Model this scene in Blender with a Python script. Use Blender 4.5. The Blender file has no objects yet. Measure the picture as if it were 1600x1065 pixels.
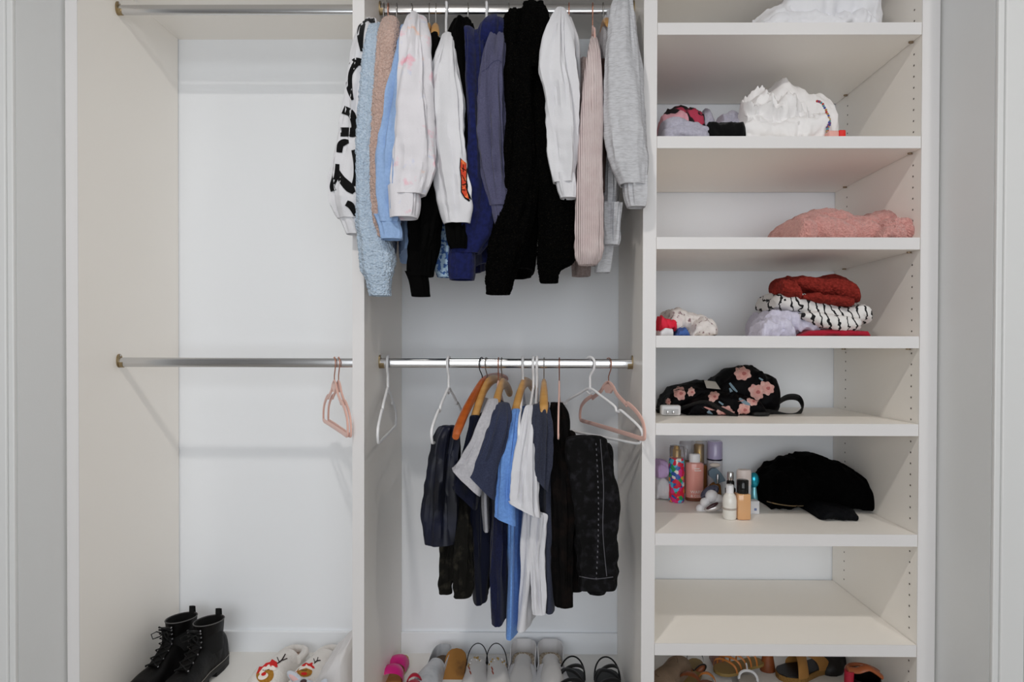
import bpy, bmesh, math, random
from mathutils import Vector, Matrix, noise
from mathutils.bvhtree import BVHTree
S = bpy.context.scene
COL = S.collection
PI = math.pi

# ------------------------------------------------------------------ camera
F = 956.0
CAM = Vector((0.0, -1.75, 1.1283))
YAW, PIT, ROL, SHX, SHY = 0.0086, -0.0092, 0.003, 26.19, 20.46
_f0 = Vector((-math.sin(YAW), math.cos(YAW), 0)); _r0 = Vector((math.cos(YAW), math.sin(YAW), 0)); _u0 = Vector((0, 0, 1))
FWD = _f0 * math.cos(PIT) + _u0 * math.sin(PIT); _u1 = -_f0 * math.sin(PIT) + _u0 * math.cos(PIT)
RGT = _r0 * math.cos(ROL) + _u1 * math.sin(ROL); UPV = -_r0 * math.sin(ROL) + _u1 * math.cos(ROL)
cd = bpy.data.cameras.new('camera'); cam = bpy.data.objects.new('camera', cd); COL.objects.link(cam)
cam.matrix_world = Matrix(((RGT.x, UPV.x, -FWD.x, CAM.x), (RGT.y, UPV.y, -FWD.y, CAM.y), (RGT.z, UPV.z, -FWD.z, CAM.z), (0, 0, 0, 1)))
cd.sensor_fit = 'HORIZONTAL'; cd.sensor_width = 36.0; cd.lens = 36.0 * F / 1600.0
cd.shift_x = -SHX / 1600.0; cd.shift_y = SHY / 1600.0; cd.clip_start = 0.05
S.camera = cam

# ------------------------------------------------------------------ light
w = bpy.data.worlds.new('room_light'); S.world = w; w.use_nodes = True
bg = w.node_tree.nodes['Background']; bg.inputs[0].default_value = (0.93, 0.965, 1.0, 1); bg.inputs[1].default_value = 3.3
def lamp(name, loc, power, size, col=(1, 0.95, 0.89)):
    l = bpy.data.lights.new(name, 'AREA'); l.shape = 'DISK'; l.size = size; l.energy = power; l.color = col
    o = bpy.data.objects.new(name, l); COL.objects.link(o); o.location = loc
    return o
po = lamp('added_window_portal', (0, -4.15, 1.35), 1, 1); po.data.shape = 'RECTANGLE'; po.data.size = 3.8; po.data.size_y = 2.1; po.data.cycles.is_portal = True; po.rotation_euler = (PI / 2, 0, 0)  # portal for the unseen window added behind the camera as frontal fill
lamp('ceiling_downlight', (-0.45, -1.40, 2.70), 17, 0.11)
lamp('ceiling_downlight', (1.35, -1.45, 2.70), 9, 0.10)
S.cycles.diffuse_bounces = 10; S.cycles.max_bounces = 14
S.view_settings.view_transform = 'Standard'; S.view_settings.look = 'None'
S.view_settings.exposure = 0.0; S.view_settings.gamma = 1.0; S.view_settings.use_curve_mapping = False

# ------------------------------------------------------------------ helpers
def ray(px, py):
    return FWD + RGT * ((px - 800 - SHX) / F) + UPV * (-(py - 532.5 - SHY) / F)
def W(px, py, Y=0.0):            # the point of the place seen at a pixel, at distance Y behind the closet front
    d = ray(px, py); return CAM + d * ((Y - CAM.y) / d.y)
def WZ(px, py, Z):               # the same at height Z
    d = ray(px, py); return CAM + d * ((Z - CAM.z) / d.z)
def mpp(Y): return (1.75 + Y) / F
def lin(c):
    if isinstance(c, str):
        c = c.lstrip('#'); c = [int(c[i:i + 2], 16) / 255 for i in (0, 2, 4)]
    return tuple((v / 12.92 if v <= 0.04045 else ((v + 0.055) / 1.055) ** 2.4) for v in c) + (1,)
def nz(x, y, z): return noise.noise(Vector((x, y, z)))

MATS = {}
def mat(name, col, rough=0.6, metal=0.0, bump=None, mix=None, sheen=0.0, trans=0.0, ior=1.45, coat=0.0, spec=0.5, alpha=1.0):
    """bump=(kind, scale, strength[, stretch]); mix=(colour2, scale, low, high[, detail, stretch])"""
    if name in MATS: return MATS[name]
    m = bpy.data.materials.new(name); m.use_nodes = True; nt = m.node_tree; N = nt.nodes; L = nt.links
    b = N['Principled BSDF']
    b.inputs['Base Color'].default_value = lin(col); b.inputs['Roughness'].default_value = rough
    b.inputs['Metallic'].default_value = metal; b.inputs['IOR'].default_value = ior
    b.inputs['Specular IOR Level'].default_value = spec
    b.inputs['Transmission Weight'].default_value = trans
    if sheen: b.inputs['Sheen Weight'].default_value = sheen
    if coat: b.inputs['Coat Weight'].default_value = coat
    if alpha < 1: b.inputs['Alpha'].default_value = alpha
    tc = N.new('ShaderNodeTexCoord')
    def coords(st):
        mp = N.new('ShaderNodeMapping'); L.new(tc.outputs['Object'], mp.inputs['Vector']); mp.inputs['Scale'].default_value = st; return mp.outputs[0]
    if mix:
        c2, sc, lo, hi = mix[:4]; det = mix[4] if len(mix) > 4 else 3.0; st = mix[5] if len(mix) > 5 else (1, 1, 1)
        t = N.new('ShaderNodeTexNoise'); t.inputs['Scale'].default_value = sc; t.inputs['Detail'].default_value = det
        L.new(coords(st), t.inputs['Vector'])
        r = N.new('ShaderNodeValToRGB'); r.color_ramp.elements[0].position = lo; r.color_ramp.elements[1].position = hi
        r.color_ramp.elements[0].color = lin(col); r.color_ramp.elements[1].color = lin(c2)
        L.new(t.outputs['Fac'], r.inputs[0]); L.new(r.outputs[0], b.inputs['Base Color'])
    if bump:
        kind, sc, stg = bump[:3]; st = bump[3] if len(bump) > 3 else (1, 1, 1)
        if kind == 'noise':
            t = N.new('ShaderNodeTexNoise'); t.inputs['Scale'].default_value = sc; t.inputs['Detail'].default_value = 3; out = t.outputs['Fac']
        elif kind == 'voronoi':
            t = N.new('ShaderNodeTexVoronoi'); t.inputs['Scale'].default_value = sc; out = t.outputs['Distance']
        else:
            t = N.new('ShaderNodeTexWave'); t.inputs['Scale'].default_value = sc; t.bands_direction = kind; t.inputs['Distortion'].default_value = 0.4; out = t.outputs['Fac']
        L.new(coords(st), t.inputs['Vector'])
        bp = N.new('ShaderNodeBump'); bp.inputs['Strength'].default_value = stg; bp.inputs['Distance'].default_value = 0.004
        L.new(out, bp.inputs['Height']); L.new(bp.outputs[0], b.inputs['Normal'])
    MATS[name] = m
    return m

ROOT = {}
def tag(o, label=None, cat=None, group=None, kind=None):
    if label: o['label'] = label
    if cat: o['category'] = cat
    if group: o['group'] = group
    if kind: o['kind'] = kind
    return o
def thing(name, label, cat, loc=(0, 0, 0), group=None):
    o = bpy.data.objects.new(name, None); COL.objects.link(o); o.location = loc; o.empty_display_size = 0.05
    ROOT[o] = Vector(loc)
    return tag(o, label, cat, group)
def part(parent, name, vf, m, label=None, smooth=True, kind=None):
    """links one mesh; vf = (vertices in world space, faces)"""
    v, f = vf
    off = ROOT.get(parent, Vector((0, 0, 0))) if parent is not None else Vector((0, 0, 0))
    me = bpy.data.meshes.new(name); me.from_pydata([tuple(Vector(p) - off) for p in v], [], f)
    me.update()
    bm = bmesh.new(); bm.from_mesh(me); bmesh.ops.recalc_face_normals(bm, faces=bm.faces); bm.to_mesh(me); bm.free()
    if smooth:
        me.polygons.foreach_set('use_smooth', [True] * len(me.polygons))
        me.set_sharp_from_angle(angle=math.radians(50))
    me.materials.append(m)
    o = bpy.data.objects.new(name, me); COL.objects.link(o)
    if parent is not None: o.parent = parent; ROOT[o] = off
    if label: o['label'] = label
    if kind: o['kind'] = kind
    return o
def solo(name, vf, m, label, cat, group=None, smooth=True):
    return tag(part(None, name, vf, m, smooth=smooth), label, cat, group)
def struct(name, vf, m, smooth=False):
    return tag(part(None, name, vf, m, smooth=smooth), kind='structure')

def join(*vfs):
    V, Fc = [], []
    for v, f in vfs:
        o = len(V); V += list(v); Fc += [tuple(i + o for i in q) for q in f]
    return V, Fc
def xf(vf, M): return [M @ Vector(p) for p in vf[0]], vf[1]
def box(x0, x1, y0, y1, z0, z1, bev=0.0, seg=2):
    bm = bmesh.new(); bmesh.ops.create_cube(bm, size=1)
    for v in bm.verts: v.co = Vector(((x0 + x1) / 2 + v.co.x * (x1 - x0), (y0 + y1) / 2 + v.co.y * (y1 - y0), (z0 + z1) / 2 + v.co.z * (z1 - z0)))
    if bev: bmesh.ops.bevel(bm, geom=bm.edges[:], offset=bev, segments=seg, affect='EDGES', profile=0.5)
    bm.verts.index_update(); r = [v.co.copy() for v in bm.verts], [tuple(v.index for v in q.verts) for q in bm.faces]; bm.free()
    return r
def rings(R, closed=True, cap0=True, cap1=True, loop=False):
    n = len(R[0]); V = [p for r in R for p in r]; Fc = []
    m = len(R)
    for i in range(m if loop else m - 1):
        j = (i + 1) % m
        for k in range(n if closed else n - 1):
            l = (k + 1) % n
            Fc.append((i * n + k, i * n + l, j * n + l, j * n + k))
    if cap0 and not loop: Fc.append(tuple(range(n)))
    if cap1 and not loop: Fc.append(tuple((m - 1) * n + k for k in range(n)))
    return V, Fc
def cat_rom(P, n, closed=False):
    """smooth interpolation of a list of tuples"""
    P = [tuple(p) for p in P]; out = []; k = len(P); segs = k if closed else k - 1
    def g(i): return P[i % k] if closed else P[max(0, min(k - 1, i))]
    tot = n if closed else n - 1
    for q in range(n):
        s = q * segs / tot if tot else 0
        i = min(int(s), segs - 1); t = s - i
        a, b, c, d = g(i - 1), g(i), g(i + 1), g(i + 2)
        out.append(tuple(0.5 * (2 * b[j] + (c[j] - a[j]) * t + (2 * a[j] - 5 * b[j] + 4 * c[j] - d[j]) * t * t + (3 * b[j] - a[j] - 3 * c[j] + d[j]) * t ** 3) for j in range(len(b))))
    return out
def tube(path, r, n=8, closed=False, flat=1.0, up=None):
    """round (or flattened) tube along world points; r number or list"""
    P = [Vector(p) for p in path]; k = len(P); R = []
    pu = None
    for i, p in enumerate(P):
        a = P[(i - 1) % k] if closed or i > 0 else P[0]; b = P[(i + 1) % k] if closed or i < k - 1 else P[-1]
        t = (b - a); t = t.normalized() if t.length > 1e-9 else Vector((0, 0, 1))
        if up is not None: u = Vector(up) - t * t.dot(Vector(up))
        elif pu is not None: u = pu - t * t.dot(pu)
        else: u = t.orthogonal()
        if u.length < 1e-6: u = t.orthogonal()
        u.normalize(); pu = u; v = t.cross(u)
        rr = r[i] if isinstance(r, (list, tuple)) else r
        R.append([p + u * (rr * math.cos(2 * PI * q / n)) + v * (rr * flat * math.sin(2 * PI * q / n)) for q in range(n)])
    return rings(R, True, True, True, loop=closed)
def lathe(prof, n=24, base=(0, 0, 0), sx=1.0, sy=1.0, cap=True):
    b = Vector(base)
    R = [[b + Vector((r * sx * math.cos(2 * PI * k / n), r * sy * math.sin(2 * PI * k / n), z)) for k in range(n)] for r, z in prof]
    return rings(R, True, cap, cap)
def ellip(c, rx, ry, rz, nu=20, nv=12):
    c = Vector(c); prof = [(max(1e-4, math.sin(PI * i / nv)), -math.cos(PI * i / nv)) for i in range(nv + 1)]
    return rings([[c + Vector((rx * r * math.cos(2 * PI * k / nu), ry * r * math.sin(2 * PI * k / nu), rz * z)) for k in range(nu)] for r, z in prof])

# ------------------------------------------------------------------ cloth shapes
def cloth(st, n=40, rows=60, fold=0.18, kf=1.7, ks=5.0, seed=0.0, ex=2.6, fuzz=0.0, fuzzk=260, hollow=True, bunch=0.0, round0=True):
    """soft tube through stations (x, y, z, half_x, half_y, yaw) with lengthwise folds"""
    st = [tuple(s) + (0.0,) * (7 - len(s)) for s in st]
    Q = cat_rom(st, rows); R = []
    tot = 0; pl = None
    for i, (x, y, z, a, b, yw, tl) in enumerate(Q):
        c = Vector((x, y, z)); tot += (c - pl).length if pl is not None else 0; pl = c
        s = i / (rows - 1); ring = []
        rad = 1.0
        if round0 and s < 0.06: rad = 0.35 + 0.65 * math.sqrt(max(0, 1 - (1 - s / 0.06) ** 2))
        cy, sy = math.cos(yw), math.sin(yw)
        for k in range(n):
            t = 2 * PI * k / n; ct, stt = math.cos(t), math.sin(t)
            u = math.copysign(abs(ct) ** (2 / ex), ct); v = math.copysign(abs(stt) ** (2 / ex), stt)
            mm = min(a, b)
            d = fold * min(mm, 0.03) * (nz(u * kf + seed, v * kf * (b / max(a, 1e-4)) ** 0.5, tot * ks * 0.5 + seed) * 1.6 + 0.7 * nz(u * kf * 2.3 + seed * 2, v * kf * 2.3, tot * ks * 1.6))
            n3 = nz(u * kf * 0.9 + seed * 3 + tot * 1.7, v * 1.1, tot * ks * 0.33 + seed)
            d -= fold * min(mm, 0.03) * 0.55 * max(0.0, 1 - 4 * abs(n3)) * min(1, s * 6)
            if bunch: d += bunch * min(mm, 0.03) * nz(u * 0.9 + seed, v * 0.9, tot * 38 + seed) * (0.3 + s)
            if hollow and s > 0.8: d *= 1 - 0.75 * (s - 0.8) / 0.2
            if fuzz: d += fuzz * noise.noise(Vector((x + a * u, y + b * v, z)) * fuzzk)
            lx = (a * rad + d) * u; ly = (b * rad + d) * v
            ring.append(Vector((x + lx * cy - ly * sy, y + lx * sy + ly * cy, z + tl * lx)))
        R.append(ring)
    if hollow:
        c = Vector((Q[-1][0], Q[-1][1], Q[-1][2]))
        up = Vector(Q[-4][:3]) - c
        last = R[-1]
        for sc, upk in ((0.86, 0.0), (0.80, 0.9), (0.5, 1.6)):
            R.append([c + (p - c) * sc + up * upk for p in last])
    return rings(R, True, True, True)
def sleeve_st(L, Y0=-0.03, th=0.034):
    """stations from pixels: (px, py, width_px[, Y[, half_thickness]])"""
    out = []
    for i, q in enumerate(L):
        px, py, wd = q[:3]
        Y = q[3] if len(q) > 3 else (Y0 + (0.05 if i == 0 else 0.015 if i == 1 else 0.0))
        t = q[4] if len(q) > 4 else min(th, max(0.010, wd * mpp(Y) * 0.42))
        p = W(px, py, Y); out.append((p.x, p.y, p.z, wd * mpp(Y) / 2, t, 0.0, q[5] if len(q) > 5 else 0.0))
    return out
ROD_Y = 0.172
def body_st(hx, L):
    """flat hanging body centred below the hook; L = front edge (px, py, Y, half_thickness)"""
    out = []
    for px, py, Y, tb in L:
        f = W(px, py, Y); dx, dy = f.x - hx, f.y - ROD_Y
        h = math.hypot(dx, dy); yw = math.atan2(-dx, dy) + PI   # local y axis points to the front edge
        out.append((hx, ROD_Y, f.z, tb, h, math.atan2(dx, -dy)))
    return out
def project(vf, L, off=0.002):
    """drop pixel points onto a surface (a print on cloth)"""
    t = BVHTree.FromPolygons([Vector(p) for p in vf[0]], vf[1])
    out = []
    for px, py in L:
        d = ray(px, py).normalized(); h = t.ray_cast(CAM, d)
        if h[0] is None:
            h = t.find_nearest(W(px, py, -0.02)); out.append(h[0] - d * off); continue
        out.append(h[0] - d * off)
    return out
def stroke(vf, pts, n=24, off=0.002):
    """painted line on cloth: pts = (px, py, width_px)"""
    Q = cat_rom(pts, n); A, B = [], []
    Ls = []
    for i, (x, y, wd) in enumerate(Q):
        x0, y0 = Q[max(0, i - 1)][:2]; x1, y1 = Q[min(n - 1, i + 1)][:2]
        l = math.hypot(x1 - x0, y1 - y0) or 1; nx, ny = -(y1 - y0) / l, (x1 - x0) / l
        Ls.append([(x + nx * wd * k, y + ny * wd * k) for k in (-0.5, -0.17, 0.17, 0.5)])
    return rings([project(vf, l, off) for l in Ls], False, False, False)
def patch(vf, poly, off=0.0025, n=8):
    """painted shape: polygon in pixels, filled as a fan of rings"""
    cx = sum(p[0] for p in poly) / len(poly); cy = sum(p[1] for p in poly) / len(poly)
    R = [project(vf, [(cx + (x - cx) * k / n, cy + (y - cy) * k / n) for x, y in poly], off) for k in range(n, -1, -1)]
    R[-1] = [R[-1][0] + (p - R[-2][0]) * 0.0 for p in R[-1]]
    return rings(R, True, False, False)
def oval(cx, cy, rx, ry, n=14, rot=0.0, wob=0.0, seed=0):
    r = []
    for k in range(n):
        t = 2 * PI * k / n; s = 1 + wob * math.sin(7 * t + seed) + 0.6 * wob * math.sin(3 * t + 2 * seed)
        x, y = rx * s * math.cos(t), ry * s * math.sin(t)
        r.append((cx + x * math.cos(rot) - y * math.sin(rot), cy + x * math.sin(rot) + y * math.cos(rot)))
    return r
def lerp_poly(P, x):
    if x <= P[0][0]: return P[0][1]
    for (a, b), (c, d) in zip(P, P[1:]):
        if x <= c: t = (x - a) / (c - a) if c > a else 0; t = t * t * (3 - 2 * t) * 0.5 + t * 0.5; return b + (d - b) * t
    return P[-1][1]
def pile(top, bot, yf, yb, nx=70, nr=44, seed=0.0, amp=0.006, freq=14.0, fuzz=0.0, fuzzk=260, ex=2.8, stretch=(1, 1, 1), lean=0.0, gather=None):
    """lying cloth: silhouette top line in pixels at mid depth, bottom a height or a pixel line"""
    ym = (yf + yb) / 2; ye = yf + 0.3 * (yb - yf); x0, x1 = top[0][0], top[-1][0]; R = []
    for i in range(nx):
        s = i / (nx - 1); px = x0 + (x1 - x0) * (0.5 - 0.5 * math.cos(PI * s) if True else s)
        a = W(px, lerp_poly(top, px), ye); a.x = W(px, 500, yf + (0.72 - 0.46 * s) * (yb - yf)).x if px > 826 else W(px, 500, ym).x
        zb = bot if isinstance(bot, (int, float)) else W(px, lerp_poly(bot, px), ye).z
        zt = max(a.z, zb + 0.003); zc = (zt + zb) / 2; hz = (zt - zb) / 2
        e = min(s, 1 - s); hy = (yb - yf) / 2 * (0.55 + 0.45 * min(1, (e / 0.22)) ** 0.6)
        ring = []
        for k in range(nr):
            t = 2 * PI * k / nr; c, q = math.cos(t), math.sin(t)
            v = math.copysign(abs(c) ** (2 / ex), c); u = math.copysign(abs(q) ** (2 / ex), q)
            y = ym + hy * v + lean * u * hz; z = zc + hz * u
            P = Vector((a.x * stretch[0], y * stretch[1], z * stretch[2])) * freq + Vector((seed, seed * 2, 0))
            wv = Vector((nz(*(P * 0.5)), nz(*(P * 0.5 + Vector((7, 3, 1)))), nz(*(P * 0.5 + Vector((1, 9, 4))))))
            d = amp * (1.0 - 2.2 * abs(noise.noise(P + wv * 1.3)) - 1.0 * abs(noise.noise(P * 2.1 + wv)) + 0.45 * max(0, 1 - 4 * abs(noise.noise(P * 1.4 + wv * 1.8 + Vector((3, 3, 3))))) + 0.22 * max(0, 1 - 4 * abs(noise.noise(P * 2.9 + wv * 2))))
            if gather:
                for gk, ga, gang in gather:
                    ph = gk * (a.x * math.cos(gang) + z * math.sin(gang) + 0.25 * y) + 2.2 * noise.noise(P * 0.45 + Vector((gang * 5, 0, 4)))
                    d += ga * (abs(math.sin(ph)) ** 0.6 - 0.6) * (0.6 + 0.8 * abs(noise.noise(P * 0.4 + Vector((2, 8, gang)))))
            if fuzz: d += fuzz * noise.noise(Vector((a.x, y, z)) * fuzzk)
            nrm = Vector((0, v / max(hy, 0.02), u / max(hz, 0.01))); nrm.normalize()
            p = Vector((a.x + amp * 0.8 * nz(P.z, P.x, P.y), y, z)) + nrm * d
            if isinstance(bot, (int, float)): p.z = max(p.z, bot + 0.0008)
            ring.append(p)
        R.append(ring)
    return rings(R)

# ------------------------------------------------------------------ the setting
M_PANEL = mat('white_melamine', '#f5f1eb', 0.45, bump=('noise', 30, 0.02))
M_EDGE = mat('white_shelf_edge', '#dedcdc', 0.4)
M_BACK = mat('white_back_wall', '#eef1f5', 0.6, bump=('noise', 60, 0.03))
M_WALL = mat('painted_wall', '#e2e4e5', 0.75, bump=('noise', 220, 0.05))
M_TRIM = mat('white_gloss_trim', '#dcdddd', 0.35)
M_FLOOR = mat('white_closet_floor', '#e8e6e2', 0.4)
M_ROOMFLOOR = mat('pale_room_floor', '#b3afa9', 0.5, mix=('#a8a39c', 6, 0.4, 0.6))
M_DARK = mat('dark_hole', '#5b544c', 0.9)
M_GAP = mat('shadow_gap', '#6e665e', 0.9)
XL, P1L, P1R, P2L, P2R, XR, DEP = -1.312, -0.5206, -0.4867, 0.3096, 0.3475, 1.097, 0.5017
ST = [2.0543, 1.7333, 1.4466, 1.1661, 0.9159, 0.6004, 0.2841]; TH = 0.034
ZT = 2.2609; JL, JR, JD, JDR = -1.3536, 1.1531, -0.158, -0.199
struct('wall_back', box(-1.60, 1.40, DEP, DEP + 0.05, -0.02, 2.75), M_BACK)
struct('floor', box(-3.2, 3.2, -3.4, DEP, -0.05, 0.0), M_ROOMFLOOR)
o = struct('wall_left', join(box(JL - 0.12, JL, JD, DEP, 0, 2.75), box(-3.2, JL - 0.12, JD, JD + 0.1, 0, 2.75)), M_WALL)
o = struct('wall_right', join(box(JR, JR + 0.12, JDR, DEP, 0, 2.75), box(JR + 0.12, 3.2, JDR, JDR + 0.1, 0, 2.75)), M_WALL)
struct('wall_header', box(JL, JR, JDR, JD + 0.1, 2.46, 2.75), M_WALL)
struct('ceiling', box(-3.2, 3.2, -3.4, DEP + 0.05, 2.75, 2.80), mat('ceiling_paint', '#c9c9c9', 0.8))
M_ROOM = mat('room_wall_paint', '#bdbcbb', 0.8)
struct('floor_room', box(-3.2, 3.2, -4.2, -3.4, -0.05, 0.0), M_ROOMFLOOR); struct('ceiling_room', box(-3.2, 3.2, -4.2, -3.4, 2.75, 2.80), M_ROOM)
struct('wall_side_left', box(-3.3, -3.2, -4.3, JD, -0.05, 2.80), M_ROOM); struct('wall_side_right', box(3.2, 3.3, -4.3, JDR, -0.05, 2.80), M_ROOM)
struct('wall_added_window', join(box(-3.2, -1.9, -4.3, -4.2, 0, 2.75), box(1.9, 3.2, -4.3, -4.2, 0, 2.75), box(-1.9, 1.9, -4.3, -4.2, 0, 0.30), box(-1.9, 1.9, -4.3, -4.2, 2.40, 2.75)), M_ROOM)  # rear room wall; its wide opening is added to send light into the shelves
struct('added_window_1', join(*[box(x - 0.025, x + 0.025, -4.28, -4.22, 0.30, 2.40) for x in (-1.875, -0.63, 0.63, 1.875)], *[box(-1.9, 1.9, -4.28, -4.22, z - 0.025, z + 0.025) for z in (0.325, 2.375)]), M_TRIM)  # frame of the added, unseen window that brightens the shelf interiors
for nm, X, sg, yy in (('trim_1', JL, -1, JD), ('trim_2', JR, 1, JDR)):
    a, b = sorted((X, X + sg * 0.016)); c, d = sorted((X + sg * 0.016, X + sg * 0.075)); e, f = sorted((X + sg * 0.075, X + sg * 0.095))
    struct(nm, join(box(a, b, yy - 0.012, yy, 0, 2.5, 0.003), box(c, d, yy - 0.017, yy, 0, 2.5, 0.003), box(e, f, yy - 0.024, yy, 0, 2.5, 0.004)), M_TRIM)
for nm, a, b in (('baseboard_left', XL, P1L), ('baseboard_middle', P1R, P2L), ('baseboard_right', P2R, XR)):
    struct(nm, box(a, b, DEP - 0.013, DEP, 0.0, 0.083, 0.003), M_BACK)
o = struct('closet_floor', box(XL, XR, 0.012, DEP - 0.013, 0.0, 0.006), M_FLOOR)

def panel(name, label, x0, x1, z1=ZT):
    t = thing(name, label, 'panel', ((x0 + x1) / 2, DEP / 2, 0))
    part(t, 'board', box(x0, x1, 0.0015, DEP - 0.004, 0, z1), M_PANEL, smooth=False)
    part(t, 'edge_band', box(x0, x1, 0, 0.0015, 0, z1), M_EDGE, smooth=False)
    return t
panel('closet_side_panel', 'tall white side panel at the left end of the closet, beside the black boots', JL + 0.007, XL)
panel('closet_partition', 'tall white partition between the empty left bay and the hanging clothes', P1L, P1R)
panel('closet_partition', 'tall white partition between the hanging clothes and the shelves', P2L, P2R)
rp = panel('closet_side_panel', 'tall white side panel with rows of pin holes at the right end of the shelves', XR, JR - 0.006)
hv = []
zc = W(1426, 85, 0.037).z
for col_y in (0.037, 0.412):
    k = -70
    while k < 8:
        z = zc + k * 0.032; k += 1
        if z < 0.02 or z > 2.25: continue
        if any(t - TH - 0.008 < z < t + 0.006 for t in ST): continue
        hv.append(([Vector((XR - 0.0006, col_y + 0.0030 * math.cos(2 * PI * q / 8), z + 0.0030 * math.sin(2 * PI * q / 8))) for q in range(8)], [tuple(range(8))]))
part(rp, 'pin_hole', join(*hv), M_DARK, smooth=False, kind='stuff')
M_PIN = mat('brass_pin', '#8d7a63', 0.4, 0.6)
t = thing('top_shelf', 'long white top shelf spanning the whole closet above the upper rods', 'shelf', (0, DEP / 2, ZT))
part(t, 'board', box(XL, XR, 0.0015, DEP, ZT, ZT + TH), M_PANEL, smooth=False)
part(t, 'edge_band', box(XL, XR, 0, 0.0015, ZT, ZT + TH), M_EDGE, smooth=False)
SL = ['white shelf under the crumpled white duvet, topmost in view', 'white shelf holding the pile of white sheets', 'white shelf holding only the pink fleece blanket', 'white shelf holding the red and striped folded stack',
      'white shelf holding the black floral backpack', 'white shelf holding the perfume bottles and black pouch', 'empty white shelf just above the brown sandals']
for z, l in zip(ST, SL):
    t = thing('adjustable_shelf', l, 'shelf', ((P2R + XR) / 2, DEP / 2, z - TH), 'white shelves in the right bay')
    part(t, 'board', box(P2R + 0.0008, XR - 0.0018, 0.0015, DEP - 0.012, z - TH, z), M_PANEL, smooth=False)
    part(t, 'edge_band', box(P2R + 0.0008, XR - 0.0018, 0, 0.0015, z - TH, z), M_EDGE, smooth=False)
    for y in (0.040, 0.412):
        part(t, 'shelf_pin', lathe([(0.0045, -0.004), (0.0045, 0.0)], 10, (XR - 0.008, y, z - TH - 0.0005), 1.6, 1.0), M_PIN)

# ------------------------------------------------------------------ rods
M_CHROME = mat('polished_chrome', '#cfcfd0', 0.2, 1.0)
M_BRONZE = mat('aged_brass', '#9c8a6a', 0.35, 0.9)
ZU, ZL = W(800, 14.5, ROD_Y).z, W(800, 567.5, ROD_Y).z
def rod(label, x0, x1, z):
    t = thing('closet_rod', label, 'rod', ((x0 + x1) / 2, ROD_Y, z), 'chrome closet rods')
    n = 20; R = []
    for x in (x0 + 0.003, x1 - 0.003):
        R.append([Vector((x, ROD_Y + 0.0075 * math.copysign(abs(math.cos(2 * PI * q / n)) ** 0.7, math.cos(2 * PI * q / n)), z + 0.0148 * math.copysign(abs(math.sin(2 * PI * q / n)) ** 0.8, math.sin(2 * PI * q / n)))) for q in range(n)])
    part(t, 'tube', rings(R), M_CHROME)
    for x, s in ((x0, 1), (x1, -1)):
        pr = []
        for q in range(20):
            a = 2 * PI * q / 20; pr.append((0.0125 * math.cos(a), 0.019 * math.sin(a) + (0.004 if math.sin(a) > 0 else -0.001) + 0.003))
        V = [Vector((x + s * d, ROD_Y + a, z + b)) for d in (0, 0.004) for a, b in pr]
        fl = part(t, 'flange', rings([V[:20], V[20:]]), M_BRONZE)
        cup = [[Vector((x + s * d, ROD_Y + sc * 0.0095 * math.cos(a), z + sc * 0.0168 * math.sin(a))) for a in [PI + PI * q / 12 for q in range(13)]] for d, sc in ((0.004, 1), (0.016, 1), (0.016, 0.86), (0.004, 0.86))]
        part(fl, 'cup', rings(cup, False, False, False), M_BRONZE)
        part(fl, 'screw', ellip((x + s * 0.005, ROD_Y, z + 0.021), 0.002, 0.0035, 0.0035, 10, 6), M_CHROME)
    return t
rod('upper chrome rod in the empty left bay', XL, P1L, ZU)
rod('upper chrome rod carrying the sweatshirts', P1R, P2L, ZU)
rod('lower chrome rod in the left bay, with the pair of pink hangers', XL, P1L, ZL)
rod('lower chrome rod carrying the tee shirts and jeans', P1R, P2L, ZL)

# ------------------------------------------------------------------ fabrics
def jersey(name, c, c2=None, sc=160): return mat(name, c, 0.95, bump=('noise', 420, 0.25), mix=(c2, sc, 0.35, 0.65, 2) if c2 else None, sheen=0.1, spec=0.2)
def sherpa(name, c, c2): return mat(name, c, 1.0, bump=('voronoi', 190, 0.9), mix=(c2, 150, 0.3, 0.7, 3), sheen=0.25, spec=0.1)
M_WHITEC = jersey('white_jersey', '#d6d6da')
M_INK = jersey('black_print', '#0b0b0c')
M_SKY = sherpa('sky_blue_sherpa', '#bccbdb', '#a3b6ca')
M_BLUSH = sherpa('blush_sherpa', '#cbb0a5', '#b3968a')
M_LBLUE = jersey('light_blue_fleece', '#94b0d8', '#8ca8d0')
M_BLACK = mat('black_cotton', '#040404', 0.95, bump=('noise', 420, 0.25), spec=0.08)
M_ROYAL = jersey('royal_blue_fleece', '#12183f', '#181f52', 90)
M_SLATE = jersey('slate_blue_fleece', '#4a4a63', '#54546e', 300)
M_BSHERPA = mat('black_sherpa', '#030303', 1.0, bump=('voronoi', 210, 1.0), mix=('#100e0a', 170, 0.5, 0.8, 3), spec=0.06)
M_PINKRIB = mat('pale_pink_rib', '#d9cbc9', 0.95, bump=('X', 62, 0.7), mix=('#cdbbba', 25, 0.3, 0.7), spec=0.2)
M_HEATHER = mat('grey_heather', '#c3c4c8', 0.95, bump=('noise', 420, 0.3), mix=('#aeaeb2', 60, 0.4, 0.68, 5, (1, 1, 5)), spec=0.2)
M_TAUPE = jersey('taupe_knit', '#a89a97', '#978784')
M_BROWN = jersey('dark_brown_satin', '#4a3733')
M_TIEDYE = jersey('tie_dye_white', '#e5e0e5')
nt = M_TIEDYE.node_tree; b = nt.nodes['Principled BSDF']; tc = nt.nodes.new('ShaderNodeTexCoord')
prev = None
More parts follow.
